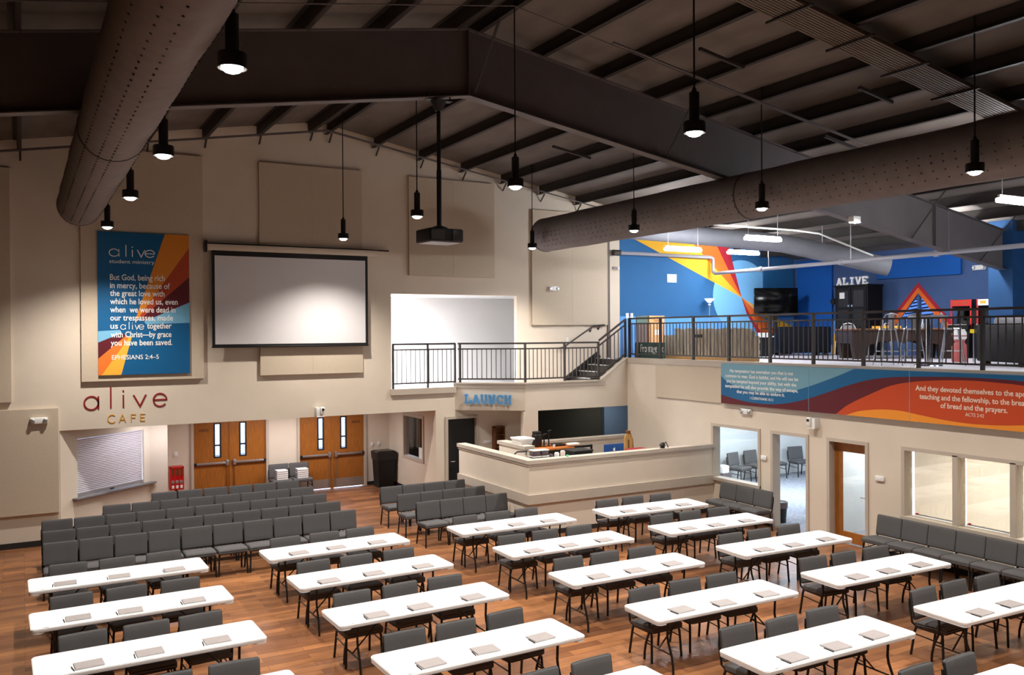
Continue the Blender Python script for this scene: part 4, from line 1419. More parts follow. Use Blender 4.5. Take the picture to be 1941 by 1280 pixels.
band('maroon_wave', BM_ + [(Y1, MZ0), (Y0, MZ0)], MT['m_maroon'], 2)
band('rust_wave', MO + [(Y1, MZ0)], MT['m_rust'], 3)
band('amber_wave', OA + [(Y1, MZ0)], MT['m_amber'], 4)
for s in (12.83, 10.45, 7.9):
    obj('joint', MB().box(MX - .006, MX - .003, s - .005, s + .005, MZ0, MZ1), MT['m_sky'], t, False)


def mural_text(s, ya, yb_, z, size, off, mat):
    m = fit_text(s, 0, ya - yb_, size, ext=.0015, off=off).move(Matrix.Translation((0, z, 0)))
    obj('lettering', onX(m, MX - .005, ya), mat, t, False)


for s, a, b, z in (('No temptation has overtaken you that is not', 15.16, 13.25, 3.395), ('common to man. God is faithful, and He will not let', 15.31, 13.11, 3.275), ('you be tempted beyond your ability, but with the', 15.27, 13.16, 3.155),
                   ('temptation he will also provide the way of escape,', 15.32, 13.12, 3.035), ('that you may be able to endure it.', 14.94, 13.49, 2.92)):
    mural_text(s, a, b, z, .105, .012, MT['white_let'])
mural_text('1 CORINTHIANS 10:13', 14.52, 13.82, 2.80, .085, 0, MT['white_let'])
for s, a, b, z in (('And they devoted themselves to the apostles\u2019', 10.32, 8.04, 3.235), ('teaching and the fellowship, to the breaking', 10.24, 8.12, 3.085), ('of bread and the prayers.', 9.82, 8.60, 2.945)):
    mural_text(s, a, b, z, .135, .014, MT['cream_let'])
mural_text('ACTS 2:42', 9.35, 9.01, 2.835, .085, 0, MT['cream_let'])

# ------------------------------------------------------------------ behind the right wall windows
for k, (a, b) in enumerate(((9.60, 10.66), (8.56, 9.62), (7.52, 8.56), (6.48, 7.52), (5.45, 6.48))):
    t = obj('roller_shade', MB().box(XR + .24, XR + .244, a - .02 if k else a - .02, b - .06, .86, 2.2), MT['shade'], w2, False)
    obj('hem_bar', MB().box(XR + .235, XR + .25, a, b - .06, .84, .865), MT['alu'], t, False)
    obj('cord_weight', MB().rbox(XR + .20, XR + .22, b - .16, b - .11, .86, .89, .005, 2), MT['red'], t)
# bin just inside the open doorway, bin by the office door
t = thing('waste_bin', 'black waste bin with clear liner inside the open doorway', 'trash bin', (15.0, 14.05, 0))
obj('bin_body', MB().lathe([(.13, 0), (.16, .44), (.15, .44), (.12, .03)], (14.98, 14.2, 0), 20), MT['black'], t)
obj('liner', MB().lathe([(.17, .33), (.175, .455), (.15, .47), (.14, .45)], (14.98, 14.2, 0), 20), MT['tub'], t)
t = thing('side_lamp_table', 'small dark side table with white paper stack in meeting room', 'side table', (17.16, 18.4, 0))
obj('table_box', MB().box(17.0, 17.32, 18.2, 18.55, 0, .36), MT['tub'], t, False)
tag(obj('tissue_box', MB().rbox(17.02, 17.28, 18.24, 18.5, .36, .58, .03, 2), MT['white']), 'white box on the dark table inside meeting room', 'box')
t = thing('waste_bin', 'dark bin behind the glass door in the bright office', 'trash bin', (15.7, 12.1, 0))
obj('bin_body', MB().lathe([(.15, 0), (.18, .5), (.17, .5)], (15.75, 11.9, 0), 18), MT['tub'], t)

# ------------------------------------------------------------------ booth contents
BFL = .62
t = thing('booth_desk', 'wood-topped desk inside the check-in booth', 'desk', (11.7, 18.7, BFL))
obj('desktop', MB().box(10.72, 12.45, 18.35, 19.1, 1.41, 1.45), veneer('orange_wood_top', (190, 112, 52), .4), t, False)
for x in (10.75, 12.38):
    obj('side_panel', MB().box(x, x + .05, 18.4, 19.05, BFL, 1.41), MT['walnut'], t, False)
obj('modesty_panel', MB().box(10.8, 12.38, 18.45, 18.48, .9, 1.41), MT['walnut'], t, False)
t = thing('storage_tub', 'shallow white plastic bin on the booth stub wall', 'storage bin', (10.66, 18.4, 1.63))
obj('tub_body', frustum(MB(), 10.66, 18.42, .15, .20, .18, .24, 1.63, 1.73), MT['white'], t, False)
obj('tub_lid', MB().rbox(10.46, 10.87, 18.16, 18.68, 1.73, 1.775, .012, 2), MT['white'], t)
t = thing('coffee_urn', 'tall black coffee urn on the booth desk', 'coffee urn', (11.34, 18.85, 1.45))
obj('urn_body', MB().rbox(11.24, 11.44, 18.75, 18.96, 1.45, 1.78, .03, 3), MT['black'], t)
obj('urn_lid', MB().rbox(11.25, 11.43, 18.76, 18.95, 1.78, 1.84, .02, 2), MT['black'], t)
for k, (x, hh) in enumerate(((11.52, .31), (11.66, .39))):
    t = thing('desk_stand', 'thin black desk stand, %s of two beside the urn' % ('shorter' if k == 0 else 'taller'), 'stand', (x, 18.8, 1.45))
    obj('base', MB().lathe([(.06, 0), (.06, .015), (.02, .03)], (x, 18.8, 1.45), 14), MT['black'], t)
    obj('pole', MB().tube([(x, 18.8, 1.46), (x, 18.8, 1.45 + hh)], .018, 8), MT['black'], t)
    obj('arm', MB().tube([(x - .03, 18.8, 1.44 + hh), (x + .06, 18.78, 1.46 + hh)], .018, 8), MT['black'], t)
t = thing('paper_cup', 'small white cup on the orange desk edge', 'cup', (11.63, 18.5, 1.45))
obj('cup_body', MB().lathe([(.025, 0), (.034, .075), (.03, .075)], (11.63, 18.5, 1.45), 14), MT['white'], t)
tag(obj('laptop_bag', MB().rbox(11.76, 12.06, 18.62, 18.86, 1.45, 1.50, .015, 2), MT['black']), 'flat black bag lying on the booth desk', 'bag')
tag(obj('clipboard', MB().box(12.08, 12.42, 18.5, 18.85, 1.45, 1.462), MT['alu'], None, False), 'flat grey board at right end of booth desk', 'board')
tag(obj('cloth_bundle', MB().rbox(12.02, 12.34, 18.38, 18.56, 1.465, 1.535, .033, 3), MT['cloth_white']), 'crumpled cream cloth at desk end in booth', 'cloth')
t = thing('wipes_pack', 'white and teal wipes pack beside stub wall', 'pack', (10.9, 18.45, 1.45))
obj('pack_base', MB().rbox(10.80, 11.02, 18.38, 18.56, 1.45, 1.50, .012, 2), MT['teal_pack'], t)
obj('pack_top', MB().rbox(10.80, 10.96, 18.39, 18.55, 1.50, 1.56, .02, 2), MT['white'], t)
t = thing('booth_shelf', 'dark low shelf behind the front half wall', 'shelf', (10.6, 16.6, BFL))
obj('shelf_top', MB().box(9.7, 11.5, 16.38, 16.92, 1.42, 1.46), MT['walnut'], t, False)
for x in (9.72, 11.43):
    obj('side_panel', MB().box(x, x + .05, 16.4, 16.9, BFL, 1.42), MT['walnut'], t, False)
for i, x in enumerate((9.93, 10.145)):
    for j in range(2):
        zz = 1.46 + .135 * j
        t = thing('food_tub', 'dark plastic tub with white lid, %s %s of four' % (('bottom', 'top')[j], ('left', 'right')[i]), 'tub', (x, 16.6, zz), 0, 'dark tubs with white lids')
        obj('tub_body', MB().rbox(x - .095, x + .095, 16.5, 16.70, zz, zz + .11, .025, 2), MT['tub'], t)
        obj('tub_lid', MB().rbox(x - .102, x + .102, 16.49, 16.71, zz + .11, zz + .135, .01, 2), MT['white'], t)
for k, (x, m2, lab) in enumerate(((10.36, 'tub', 'small grey jar behind the booth half wall'), (10.52, 'white', 'small white carton behind booth half wall'), (10.68, 'cloth_white', 'small beige canister behind booth half wall'))):
    tag(obj('jar', MB().lathe([(.05, 0), (.055, .02), (.055, .12 + .03 * k), (.04, .14 + .03 * k)], (x, 16.62, 1.46), 14), MT[m2]), lab, 'jar')
t = thing('storage_bin', 'black storage bin on shelf behind booth half wall', 'storage bin', (11.1, 16.65, 1.46))
obj('bin_body', frustum(MB(), 11.12, 16.65, .21, .18, .25, .22, 1.46, 1.62), MT['black'], t, False)
obj('bin_rim', MB().rbox(10.85, 11.39, 16.41, 16.89, 1.62, 1.655, .012, 2), MT['black'], t)
tag(obj('tape_roll', MB().lathe([(.03, 0), (.03, .035), (.015, .04)], (10.36, 15.93, 1.63), 14), MT['green_dot']), 'tiny mint green item on the half wall cap', 'small item')
t = thing('bar_chair', 'black framed chair inside booth right of storage bin', 'chair', (11.8, 17.2, BFL))
obj('seat', MB().rbox(11.56, 12.02, 17.0, 17.4, 1.10, 1.16, .02, 2), MT['black'], t)
obj('back_frame', MB().bar((11.56, 17.42, BFL), (11.56, 17.42, 1.62), .04).bar((12.02, 17.42, BFL), (12.02, 17.42, 1.62), .04).bar((11.56, 17.42, 1.59), (12.02, 17.42, 1.59), .05), MT['black'], t, False)
obj('back_slat', MB().bar((11.58, 17.42, 1.46), (11.85, 17.42, 1.46), .03, .16), MT['black'], t, False)
for x in (11.58, 12.0):
    obj('leg', MB().bar((x, 17.03, BFL), (x, 17.03, 1.12), .03), MT['black'], t, False)
t = thing('desktop_computer', 'blue backed computer with white fruit logo on booth counter', 'computer', (12.25, 16.8, 1.2))
obj('computer_shell', MB().rbox(11.95, 12.53, 16.79, 16.81, 1.42, 1.685, .008, 2), MT['imac'], t)
obj('screen_face', MB().box(11.96, 12.52, 16.81, 16.814, 1.43, 1.675), MT['tv'], t, False)
obj('stand', MB().box(12.16, 12.32, 16.81, 16.84, 1.30, 1.5).box(12.12, 12.36, 16.74, 16.94, 1.30, 1.312), MT['alu'], t, False)
m = MB()
cx, cz = 12.245, 1.555
pl = []
for k in range(32):
    a = -PI + 2 * PI * k / 32
    rr = .036 * (1 - .10 * max(0, math.sin(a)) ** 10 - .08 * max(0, -math.sin(a)) ** 10)
    bite = -.016 if abs(a) < .5 else 0
    pl.append((cx + rr * math.cos(a) * .95 + bite, cz + rr * math.sin(a)))
m.prism(pl, 'y', 16.7855, 16.79)
m.prism([(cx + .001, cz + .038), (cx + .016, cz + .060), (cx + .018, cz + .048), (cx + .011, cz + .039)], 'y', 16.7855, 16.79)
obj('logo', m, MT['white'], t, False)
obj('desk_support', MB().box(11.9, 12.6, 16.6, 17.0, 1.28, 1.30).box(11.92, 11.96, 16.62, 16.98, BFL, 1.28).box(12.54, 12.58, 16.62, 16.98, BFL, 1.28), MT['walnut'], t, False)
t = thing('wooden_boards', 'pale folding wooden board leaning near the right wall', 'board', (13.6, 18.2, BFL))
obj('front_board', MB().prism([(13.36, BFL), (13.66, BFL), (13.67, 1.62), (13.63, 1.73), (13.47, 1.73), (13.43, 1.62)], 'y', 17.95, 17.99), MT['pine'], t, False)
obj('rear_board', MB().prism([(13.62, BFL), (13.84, BFL), (13.76, 1.58), (13.70, 1.70), (13.60, 1.72)], 'y', 18.05, 18.09), MT['oak_dark'], t, False)
obj('board_slot', MB().box(13.53, 13.56, 17.94, 17.95, 1.3, 1.58), MT['oak_dark'], t, False)
obj('top_hinge', MB().rbox(13.53, 13.60, 17.93, 18.08, 1.73, 1.81, .01, 2), MT['oak_dark'], t)
t = thing('red_stool', 'red padded stool top behind booth half wall', 'stool', (13.0, 16.9, BFL))
obj('seat', MB().rbox(12.76, 13.28, 16.7, 17.1, 1.40, 1.51, .04, 3), MT['maroon_let'], t)
for dx in (-.18, .18):
    for dy in (-.15, .15):
        obj('leg', MB().tube([(13.02 + dx * .8, 16.9 + dy * .8, 1.42), (13.02 + dx, 16.9 + dy, BFL)], .016, 8), MT['black'], t)
t = thing('desk_lamp', 'small black lamp on right end of booth half wall', 'lamp', (13.0, 15.93, 1.63))
obj('lamp_base', MB().lathe([(.06, 0), (.055, .02), (.03, .03)], (13.0, 15.93, 1.63), 16), MT['black'], t)
obj('lamp_head', MB().lathe([(.07, 0), (.065, .05), (.03, .10)], (0, 0, 0), 16).move(Matrix.Translation((12.98, 15.93, 1.67)) @ Matrix.Rotation(R_(40), 4, 'Y')), MT['black'], t)
obj('lamp_arm', MB().tube([(13.0, 15.93, 1.64), (13.10, 15.93, 1.77), (13.17, 15.93, 1.635)], .012, 8), MT['black'], t)
# wooden rack in the alcove
t = thing('wall_rack', 'narrow brown wooden rack on the alcove wall', 'rack', (11.0, YB, .9))
obj('rack_frame', MB().box(10.88, 10.92, YB - .14, YB - .001, .95, 1.81).box(11.16, 11.2, YB - .14, YB - .001, .95, 1.86).box(10.88, 11.2, YB - .02, YB - .001, .95, 1.86), MT['oak_dark'], t, False)
for z in (.95, 1.3, 1.62, 1.83):
    obj('shelf', MB().box(10.92, 11.16, YB - .14, YB - .02, z, z + .025), MT['oak_dark'], t, False)

# ------------------------------------------------------------------ upper floor: walls' colour shapes
def flat_y(nm, poly, mat, k):
    return struct(nm, MB().prism(poly, 'y', YB - .002 - .002 * k, YB - .0005), mat)


A_ = (19.86, 5.42)
ztop = roof(17) - .02
flat_y('wall_paint_band', [(15.11, MZ), (XE, MZ), (XE, 4.80), (15.11, 4.80)], MT['up_light'], 1)
flat_y('wall_paint_disc', disc(19.88, 5.46, 1.21, 1.14, 48), MT['up_disc'], 2)
flat_y('wall_paint_yellow', [(14.92 + .2, 7.27), A_, (17.35, 7.50), (15.11, 7.80)], MT['up_yellow'], 3)
flat_y('wall_paint_orange', [(17.3, 7.50), A_, (18.73, 7.22)], MT['up_orange'], 4)
flat_y('wall_paint_red', [(18.70, 7.22), A_, (19.27, 7.14)], MT['up_red'], 5)
flat_y('wall_paint_red', [A_, (20.08, 4.90), (20.66, 4.1), (20.86, 3.95), (21.0, 3.95), (20.2, 4.9)], MT['up_red'], 4)
flat_y('wall_paint_orange', [A_, (20.2, 4.9), (20.95, 3.95), (22.0, 3.95), (20.7, 4.85)], MT['up_orange'], 3)
flat_y('wall_paint_yellow', [A_, (20.6, 4.95), (22.1, 4.1), (22.1, 4.5), (20.55, 5.1)], MT['up_yellow'], 3.5)
t = thing('acoustic_panel', 'teal blue panel on upper wall behind the television', 'acoustic panel', (21.5, YB, 4.9))
obj('fabric_face', MB().box(20.78, 22.15, YB - .06, YB - .012, 4.95, 6.35), MT['up_teal'], t, False)


def flat_x(nm, poly, mat, k):
    return struct(nm, MB().prism(poly, 'x', XE - .002 - .002 * k, XE - .0005), mat)


flat_x('wall_paint_band', [(-4, MZ), (20.3, MZ), (20.3, 4.72), (-4, 4.72)], MT['up_light'], 1)
flat_x('wall_paint_blue', [(17.0, MZ), (13.7, MZ), (13.7, 4.73), (17.0, 4.73)], MT['up_slate'], 1.5)
flat_x('wall_paint_yellow', [(18.9, MZ), (18.6, MZ), (18.75, 4.3)], MT['up_yellow'], 2)
flat_x('wall_paint_disc', disc(12.0, 4.6, 1.75, 1.75, 40), MT['up_light'], 2.5)
for nm, y0, y1, z0, z1, lab in (('acoustic_panel', 18.79, 20.2, 3.9, 6.6, 'tall vivid blue panel on upper right wall near the corner'), ('acoustic_panel', 14.5, 17.15, 5.86, 6.48, 'wide vivid blue panel on upper wall above the triangle window')):
    t = thing(nm, lab, 'acoustic panel', (XE, (y0 + y1) / 2, z0))
    obj('fabric_face', MB().box(XE - .08, XE - .012, y0, y1, z0, z1), MT['up_vivid'], t, False)
# triangle window: painted borders and panes
flat_x('trim_11', [(15.83, 5.70), (17.55, 3.80), (17.1, 3.80), (15.83, 5.46)], MT['up_red'], 3)
flat_x('trim_12', [(15.83, 5.70), (15.83, 5.46), (14.56, 3.80), (14.1, 3.80)], MT['up_red'], 3)
flat_x('trim_13', [(15.83, 5.56), (17.3, 3.9), (17.05, 3.9), (15.83, 5.40)], MT['up_orange'], 5)
flat_x('trim_14', [(15.83, 5.56), (15.83, 5.40), (14.62, 3.9), (14.35, 3.9)], MT['up_orange'], 5)
w4 = struct('window_4', MB().box(XE, XE + .1, 15.80, 15.86, 4.02, 5.44).bar((XE + .05, 17.08, 4.04), (XE + .05, 15.83, 5.44), .1, .05).bar((XE + .05, 14.58, 4.04), (XE + .05, 15.83, 5.44), .1, .05).box(XE, XE + .1, 14.56, 17.1, 4.0, 4.06).box(XE, XE + .1, 14.8, 16.9, 4.38, 4.42), MT['up_slate'])
obj('pane', MB().prism([(15.83, 5.45), (17.09, 4.03), (14.57, 4.03)], 'x', XE + .1, XE + .108), glass('frosted_blue_glass', (.16, .21, .30)), w4, False)
# shelf-like blinds give the striped daylight
m = MB()
for k in range(14):
    z = 4.06 + k * .1
    hw = 1.26 * (5.46 - z) / 1.44
    if hw > .1:
        m.bar((XE + .13, 15.83 - hw, z + .06), (XE + .13, 15.83 + hw, z - .04), .01, .035)
obj('blind', m, MT['up_teal'], w4, False)

# upper floor lights
for k, (x, y, lab) in enumerate(((15.0, 17.5, 'fluorescent strip light over upper floor nearest the painted wall'), (16.02, 15.7, 'fluorescent strip light on upper floor, second along the railing'), (18.34, 18.75, 'fluorescent strip light deeper in, near the painted corner'),
                                 (15.5, 9.05, 'fluorescent strip light at right edge of view beside rafter'), (18.3, 12.9, 'fluorescent strip light deeper in behind the rafter'), (18.6, 8.2, 'fluorescent strip light beyond the leather sofa'))):
    t = thing('strip_light', lab, 'strip light', (x, y, 6.6), 0, 'hanging fluorescent strips')
    if k == 4:
        x, t.location.x = 19.6, 19.6
    dz = -.15 if k == 0 else 0
    obj('housing', MB().box(x - .6, x + .6, y - .022, y + .022, 6.66 + dz, 6.71 + dz), MT['white'], t, False)
    obj('diffuser', MB().rbox(x - .58, x + .58, y - .085, y + .085, 6.585 + dz, 6.665 + dz, .025, 3), MT['tube'], t)
    for dx in (-.5, .5):
        obj('hanger', MB().tube([(x + dx, y, 6.70 + dz), (x + dx, y, roof(x + dx) - .02)], .006, 6), MT['alu'], t)
t = thing('spot_lamp', 'small bright lamp fixed under the rafter upstairs', 'spot lamp', (14.6, 12.2, 6.65))
obj('lamp_can', MB().rbox(14.98, 15.2, 12.16, 12.3, 6.60, 6.72, .01, 2), MT['white'], t)
obj('lens', MB().box(15.0, 15.18, 12.15, 12.29, 6.585, 6.60), MT['lens'], t, False)

# pipes and ducts upstairs
t = thing('sprinkler_pipe', 'white sprinkler pipe running along the upper floor', 'pipe', (18.5, 16, 6.12))
pm = pbr('pale_grey_pipe', (150, 148, 154), .5)
obj('pipe_run', MB().tube([(14.86, 20.22, 6.62), (18.4, 20.22, 6.62), (18.5, 20.2, 6.58), (18.5, 20.2, 6.18), (18.5, 20.1, 6.12), (18.4, 6.0, 6.12)], .055, 12), pm, t)
for y in (18.2, 15.4, 12.7, 10.0):
    obj('coupling', MB().tube([(18.48, y - .06, 6.12), (18.48, y + .06, 6.12)], .075, 12), pm, t)
    obj('hanger', MB().tube([(18.48, y - .3, 6.12), (18.48, y - .3, roof(18.5) - .1)], .012, 6), MT['alu'], t)
obj('pipe_end', MB().tube([(14.74, 20.22, 6.62), (14.98, 20.22, 6.62)], .085, 12), MT['rail'], t)
tag(obj('sprinkler_branch', MB().tube([(13.8, 16.9, 7.02), (14.76, 16.33, 7.0), (16.96, 15.65, 6.9), (17.2, 14.98, 6.75), (18.42, 14.38, 6.2)], .022, 8), MT['white']), 'thin white branch pipe below roof of upper floor', 'pipe')
t = thing('flexible_duct', 'grey round duct dropping under roof of upper floor', 'air duct', (17.5, 17.5, 6.7))
obj('duct_body', MB().tube([(14.45, 19.5, 7.2), (16.07, 18.64, 7.04), (17.25, 17.98, 6.91), (18.3, 17.2, 6.76), (19.2, 16.24, 6.42), (20.35, 15.4, 6.05)], .25, 24), MT['grey_duct'], t)
for x, y, z in ((16.6, 18.33, 6.98), (19.0, 16.45, 6.5)):
    obj('hanger', MB().tube([(x, y, z + .25), (x, y, roof(x) - .02)], .01, 6), MT['alu'], t)

# ------------------------------------------------------------------ upper floor furniture
# cut-out boards and road sign at the stair end
t = thing('tall_carton', 'tall tan carton printed THANK beside the top stair post', 'carton', (15.3, 19.1, MZ))
obj('carton_body', MB().box(15.03, 15.56, 18.95, 19.35, MZ, 4.79), MT['kraft'], t, False)
obj('lettering', onY(fit_text('THANK', 15.17, 15.42, .11, ext=.001, off=.004).move(Matrix.Translation((0, 4.62, 0))), 18.947), MT['oak_dark'], t, False)
obj('print', MB().box(15.22, 15.38, 18.947, 18.95, 4.26, 4.40), MT['white'], t, False)
t = thing('display_board', 'grey and taupe board standing left of the tan carton', 'board', (14.8, 19.0, MZ))
obj('board_lower', MB().box(14.64, 15.01, 19.0, 19.04, MZ, 4.56), MT['taupe'], t, False)
obj('board_upper', MB().box(14.64, 15.01, 19.0, 19.04, 4.56, 4.78), MT['grey_green'], t, False)
t = thing('road_sign', 'green Frontage Rd street sign standing behind the railing', 'sign', (14.75, 18.5, MZ))
obj('sign_plate', MB().box(14.70, 14.73, 17.92, 19.18, 3.64, 4.06), MT['sign_green'], t, False)
obj('lettering', onX(fit_text('Frontage Rd', 0, 1.0, .30, ext=.001, off=.004).move(Matrix.Translation((0, 3.80, 0))), 14.696, 18.92), MT['white_let'], t, False)
obj('lettering', MB().box(14.694, 14.70, 19.0, 19.08, 3.82, 3.88), MT['white_let'], t, False)
# fence of weathered boards
t = thing('board_fence', 'weathered grey picket fence standing behind the upper railing', 'fence', (16.5, 17.9, MZ))
rr = random.Random(5)
m = MB()
n = 29
for k in range(n):
    ya = 18.43 - 3.51 * k / n
    yb2 = 18.43 - 3.51 * (k + .93) / n
    hh = 4.25 + rr.uniform(-.01, .01) if k < 4 else 4.42 + rr.uniform(-.015, .02)
    if k > 26:
        hh -= .09 * (k - 26)
    off = .014 * (k % 2)
    m.box(15.08 + off, 15.10 + off, yb2, ya, MZ + .02, hh)
obj('pickets', m, MT['weathered'], t, False)
obj('rail_board', MB().box(15.115, 15.145, 14.95, 18.42, 3.80, 3.89), MT['weathered'], t, False)
obj('rail_board', MB().box(15.115, 15.145, 14.95, 18.42, 4.06, 4.15), MT['weathered'], t, False)
obj('foot_board', MB().box(15.0, 15.08, 14.95, 18.42, MZ, MZ + .09), MT['pine'], t, False)
obj('plaque', MB().box(15.06, 15.08, 16.88, 17.22, 4.19, 4.27), MT['black'], t, False)
# torchiere
t = thing('floor_lamp', 'white torchiere floor lamp against painted blue wall', 'floor lamp', (18.3, 20.1, MZ))
obj('base', MB().lathe([(.14, 0), (.14, .02), (.03, .04)], (18.3, 20.15, MZ), 18), MT['alu'], t)
obj('pole', MB().tube([(18.3, 20.15, MZ), (18.3, 20.15, 5.18)], .014, 8), MT['alu'], t)
obj('lamp_shade', MB().lathe([(.04, 0), (.16, .13), (.15, .13), (.03, .01)], (18.3, 20.15, 5.22), 20), MT['bulb_white'], t)
obj('collar', MB().lathe([(.02, 0), (.045, .02), (.02, .05)], (18.3, 20.15, 5.14), 14), MT['white'], t)
# television on a stand
t = thing('television', 'large black television in the upstairs corner', 'television', (21.1, 19.5, MZ))
tv = Matrix.Translation((20.80, 19.85, 0)) @ Matrix.Rotation(R_(-27), 4, 'Z')
obj('screen', MB().rbox(-.70, .70, -.03, .03, 4.91, 5.71, .012, 2).move(tv), MT['tv'], t)
obj('stand_pole', MB().box(-.06, .06, .03, .09, MZ, 5.1).move(tv), MT['black'], t, False)
obj('stand_base', MB().box(-.45, .45, -.15, .3, MZ, MZ + .04).move(tv), MT['black'], t, False)
obj('stand_shelf', MB().box(-.4, .4, -.1, .3, 4.4, 4.43).move(tv), MT['black'], t, False)
# sofa seen from the back
def sofa(label, name, x, y, rz, w, h, d, mat, feet=True, cushions=0):
    t = thing(name, label, 'sofa', (x, y, MZ), rz)
    obj('sofa_back', MB().rbox(-w / 2, w / 2, -.02, .22, .08, h, .05, 3), mat, t, local=True)
    obj('sofa_seat', MB().rbox(-w / 2 + .1, w / 2 - .1, .2, d, .1, .46, .05, 3), mat, t, local=True)
    for s in (-1, 1):
        obj('armrest', MB().rbox(s * w / 2 - (.24 if s > 0 else 0), s * w / 2 + (.24 if s < 0 else 0), 0, d, .08, .66, .06, 3), mat, t, local=True)
        for yy in (.06, d - .1):
            obj('foot', MB().box(s * (w / 2 - .16) - .06, s * (w / 2 - .16) + .06, yy, yy + .1, 0, .09), MT['walnut'], t, False, local=True)
    for k in range(cushions):
        a = -w / 2 + .26 + k * (w - .52) / cushions
        b = a + (w - .52) / cushions - .02
        obj('back_cushion', MB().rbox(a, b, .18, .42, .44, h + .14, .07, 3), MT['grey_cloth'], t, local=True)
    return t


sofa('dark navy sofa seen from behind near the television', 'leather_sofa', 20.25, 18.2, R_(-31), 1.56, .86, .85, MT['navy_leather'])
sofa('dark brown leather sofa with grey cushions at right end of railing', 'leather_sofa', 17.0, 10.1, R_(-115), 2.2, .86, .95, MT['brown_leather'], cushions=3)
# end table with white cups
t = thing('end_table', 'small black end table left of the navy sofa', 'side table', (18.7, 18.6, MZ))
obj('table_box', MB().box(18.65, 19.1, 18.35, 18.8, MZ, 4.16), MT['black'], t, False)
obj('table_top', MB().rbox(18.62, 19.13, 18.32, 18.83, 4.16, 4.20, .01, 2), MT['white'], t)
for k, dx in enumerate((.08, .25, .42)):
    tag(obj('white_cup', MB().lathe([(.05, 0), (.06, .1), (.055, .1)], (18.64 + dx, 18.5, 4.20), 12), MT['white']), 'white cup, %s of three on black end table upstairs' % PN[k], 'cup', 'white cups')
# black cabinet with doors and drawers, letters on top
t = thing('tall_cabinet', 'tall black cabinet with doors and drawers against right wall', 'cabinet', (21.8, 17.3, MZ))
cx0, cx1, cy0, cy1, ct_ = 21.42, 22.08, 16.92, 18.08, 5.66
obj('cabinet_body', MB().box(cx0 + .02, cx1, cy0, cy1, MZ, ct_), MT['cab_black'], t, False)
obj('cornice', MB().box(cx0 - .04, cx1, cy0 - .04, cy1 + .04, ct_, ct_ + .04), MT['cab_black'], t, False)
for k in range(2):
    a = cy0 + .04 + k * .55
    d = obj('door', MB().rbox(cx0, cx0 + .02, a, a + .53, 4.40, 5.62, .004, 1), MT['cab_black'], t, False)
    for z in (4.47, 5.04):
        obj('door_panel', MB().rbox(cx0 - .008, cx0, a + .08, a + .45, z, z + .50, .006, 1), MT['black'], d, False)
    obj('knob', MB().tube([(cx0, a + (.48 if k == 0 else .05), 5.08), (cx0 - .04, a + (.48 if k == 0 else .05), 5.08)], .03, 10), MT['alu'], d)
obj('paper_note', MB().box(cx0 - .012, cx0 - .008, 17.72, 17.90, 5.30, 5.48), MT['paper'], t, False)
for r in range(4):
    for k in range(3):
        a = cy0 + .04 + k * .38
        d = obj('drawer', MB().rbox(cx0, cx0 + .02, a, a + .36, 3.68 + r * .165, 3.83 + r * .165, .004, 1), MT['black'], t, False)
        obj('drawer_pull', MB().box(cx0 - .02, cx0, a + .14, a + .22, 3.75 + r * .165, 3.77 + r * .165), MT['alu'], d, False)
for k, ch in enumerate('ALIVE'):
    m = slab(ch, .20, .22, .055, .05)
    y0 = 18.05 - k * .228
    m = onX(m, 21.50, y0).move(Matrix.Translation((0, 0, 5.701)))
    tag(obj('standing_letter', m, MT['white'], None, False), 'white standing letter %s of ALIVE on top of black cabinet' % ch, 'letter', 'white alive letters')
tag(obj('wall_spot', MB().tube([(XE - .02, 18.62, 5.25), (XE - .25, 18.62, 5.25)], .09, 14), MT['black']), 'small round black lamp on blue wall beside cabinet', 'lamp')
# game table
t = thing('game_table', 'dark brown game table with arched legs upstairs', 'game table', (18.9, 14.9, MZ))
gm = Matrix.Translation((19.9, 14.9, MZ)) @ Matrix.Rotation(R_(-29.4), 4, 'Z')
obj('table_top', MB().rbox(-1.36, 1.36, -.60, .60, .74, .78, .015, 2).move(gm), MT['oak_dark'], t)
obj('cloth_bed', MB().box(-1.24, 1.24, -.48, .48, .78, .785).move(gm), MT['alu'], t, False)
m = MB()
for s in (-1, 1):
    poly = [(-1.32, .74), (-1.32, .30), (-.95, .34), (-.62, .44), (-.2, .47), (0, .40), (.2, .47), (.62, .44), (.95, .34), (1.32, .30), (1.32, .74)]
    m.prism(poly, 'y', s * .54 - .02, s * .54 + .02)
    m.box(s * 1.30 - .02, s * 1.30 + .02, -.54, .54, .40, .74)
obj('apron', m.move(gm), MT['walnut'], t, False)
for sx in (-1, 1):
    for sy in (-1, 1):
        obj('leg', frustum(MB(), sx * 1.10, sy * .44, .13, .10, .19, .12, 0, .45).move(gm), MT['walnut'], t, False)
tag(obj('board_game', MB().box(-.5, .05, -.3, .2, .786, .85).move(gm), MT['yellow'], None, False), 'yellow and red game box on the brown table', 'box')
# bistro tables and bar stools
t = thing('bistro_table', 'tall round bistro table on chrome pedestal near railing', 'bistro table', (16.3, 11.4, MZ))
obj('table_top', MB().lathe([(.36, 0), (.38, .01), (.38, .03), (.36, .04)], (16.3, 11.4, MZ + 1.0), 28), MT['alu'], t)
obj('pedestal', MB().tube([(16.3, 11.4, MZ + .02), (16.3, 11.4, MZ + 1.0)], .05, 14), MT['chrome'], t)
obj('foot_ring', MB().lathe([(.28, 0), (.27, .02), (.06, .05)], (16.3, 11.4, MZ), 24), MT['chrome'], t)


